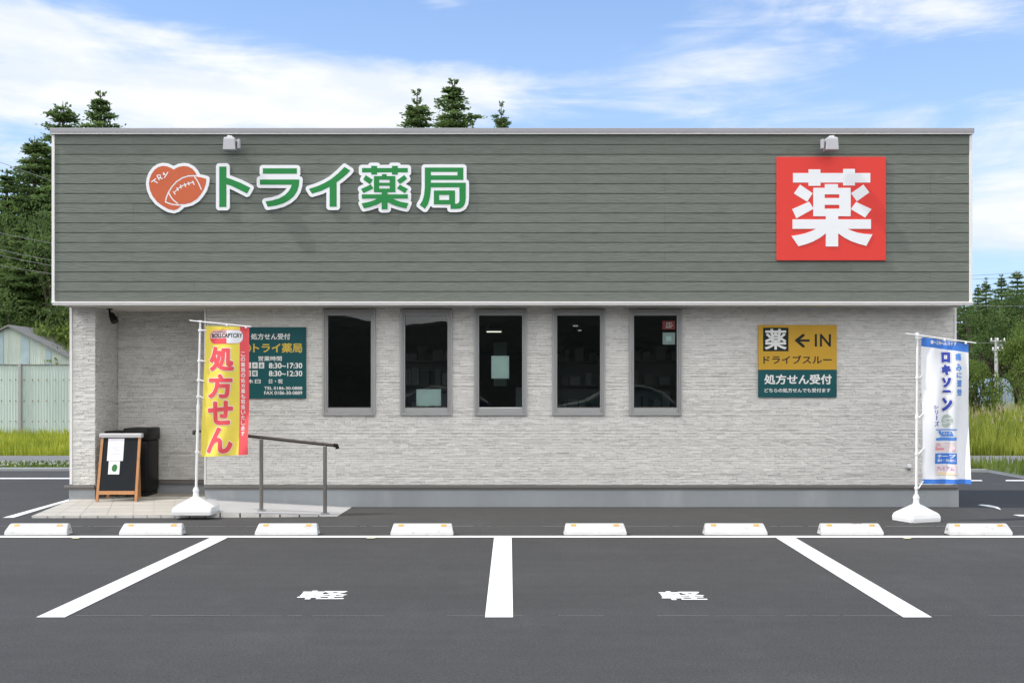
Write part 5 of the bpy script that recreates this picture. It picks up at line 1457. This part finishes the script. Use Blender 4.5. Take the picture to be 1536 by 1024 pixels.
for i in range(10):
    (xa, za), (xc, zc2) = pr[i], pr[i+1]
    b.add([(xa,D,za),(xc,D,zc2),(xc,D+6,zc2),(xa,D+6,za)], [(0,1,2,3)])
b.add([(x,D,z) for x, z in pr], [tuple(range(11))])
b.build('cover', M['tarp'], tp)
b = MB()
for k_ in (2,4,5,6,8): b.tube([(pr[k_][0],D-.03,0),(pr[k_][0],D-.03,pr[k_][1])], .03, 6)
b.build('frame', M['alu'], tp)

# two cars parked across the aisle, behind the photographer: seen only mirrored in the panes
def parked_car(cx_, cy_, paint, label):
    t = thing('parked_car', label, 'car', (cx_, cy_, 0))
    # stations along the length: x, sill z, belt z, roof z, half width at belt, half width at roof
    st_ = [(-2.0,.42,.62,.63,.62,.60),(-1.9,.28,.74,.76,.76,.72),(-1.35,.22,.86,.90,.83,.76),(-.75,.20,.92,1.02,.84,.74),(-.15,.20,.95,1.40,.845,.62),(.5,.20,.96,1.47,.845,.62),(1.2,.20,.96,1.44,.84,.60),(1.75,.24,.95,1.12,.80,.62),(1.95,.32,.88,.92,.74,.66),(2.02,.45,.74,.75,.64,.60)]
    b = MB(); n = 12; vs = []
    for x, s0, bz, rz_, hw_, hr_ in st_:
        ring = [(-hw_*.93,s0),(-hw_,(s0+bz)/2),(-hw_*.99,bz),(-(hw_+hr_)/2,(bz+rz_)/2),(-hr_*.9,rz_-.03),(-hr_*.4,rz_),(hr_*.4,rz_),(hr_*.9,rz_-.03),((hw_+hr_)/2,(bz+rz_)/2),(hw_*.99,bz),(hw_,(s0+bz)/2),(hw_*.93,s0)]
        vs += [(cx_+x, cy_+y, z) for y, z in ring]
    fs = [(i*n+k_, i*n+(k_+1)%n, (i+1)*n+(k_+1)%n, (i+1)*n+k_) for i in range(len(st_)-1) for k_ in range(n)] + [tuple(range(n-1,-1,-1)), tuple((len(st_)-1)*n+k_ for k_ in range(n))]
    b.add(vs, fs); o_ = b.build('body', M[paint], t, 60, fix=True)
    md = o_.modifiers.new('smooth', 'SUBSURF'); md.levels = md.render_levels = 2
    for s in (-1, 1):
        b = MB(); y = cy_ + s*.765
        b.prism([(cx_-.62,1.0),(cx_-.18,1.32),(cx_+.38,1.36),(cx_+.38,1.0)], 0, .012, lambda u, v, d: (u, y + s*d - s*.012 - s*(v-1.0)*.36, v))
        b.prism([(cx_+.44,1.0),(cx_+.44,1.36),(cx_+1.15,1.32),(cx_+1.5,1.0)], 0, .012, lambda u, v, d: (u, y + s*d - s*.012 - s*(v-1.0)*.36, v)); b.build('side_glass', M['black_plastic'], t)
        for xw in (-1.28, 1.3):
            b = MB(); b.tube([(cx_+xw,cy_+s*.66,.31),(cx_+xw,cy_+s*.85,.31)], .31, 24); w_ = b.build('wheel', M['black_plastic'], t, 40)
            b = MB(); b.tube([(cx_+xw,cy_+s*.84,.31),(cx_+xw,cy_+s*.858,.31)], .2, 20); b.build('rim', M['alu'], w_, 40)
        b = MB(); b.rbox(cx_-1.98, cx_-1.80, cy_+s*.52-.14, cy_+s*.52+.14, .60, .72, .03); b.build('headlight', M['lamp_face'], t, 40)
M['car_green'] = pmat('dark_green_car_paint', (.05, .10, .075), .18, metal=.2)
M['car_grey'] = pmat('charcoal_car_paint', (.07, .075, .085), .18, metal=.3)
parked_car(2.9, -6.2, 'car_green', 'dark green hatchback parked across the aisle, mirrored in the right windows')
parked_car(-2.6, -7.0, 'car_grey', 'charcoal hatchback parked across the aisle, mirrored in the left windows')

# wooded ridge behind the photographer: it is what the panes mirror
r_ = np.random.RandomState(77); b = MB(); nx, ny = 120, 10
Z = lambda i, j: (9.5*math.sin(math.pi*min(j/ny*.62+.0,.5))) * (1 + .14*math.sin(i*.31) + .08*math.sin(i*.83+2)) + (r_.uniform(-.5,.6) if j else 0)
vs = [(-170 + 340*i/nx, -46 - 5*j, -.1 + (Z(i,j) if j else 0)) for j in range(ny+1) for i in range(nx+1)]
b.add(vs, [(j*(nx+1)+i, j*(nx+1)+i+1, (j+1)*(nx+1)+i+1, (j+1)*(nx+1)+i) for j in range(ny) for i in range(nx)])
struct(b.build('hills', M['hill'], smooth=80))
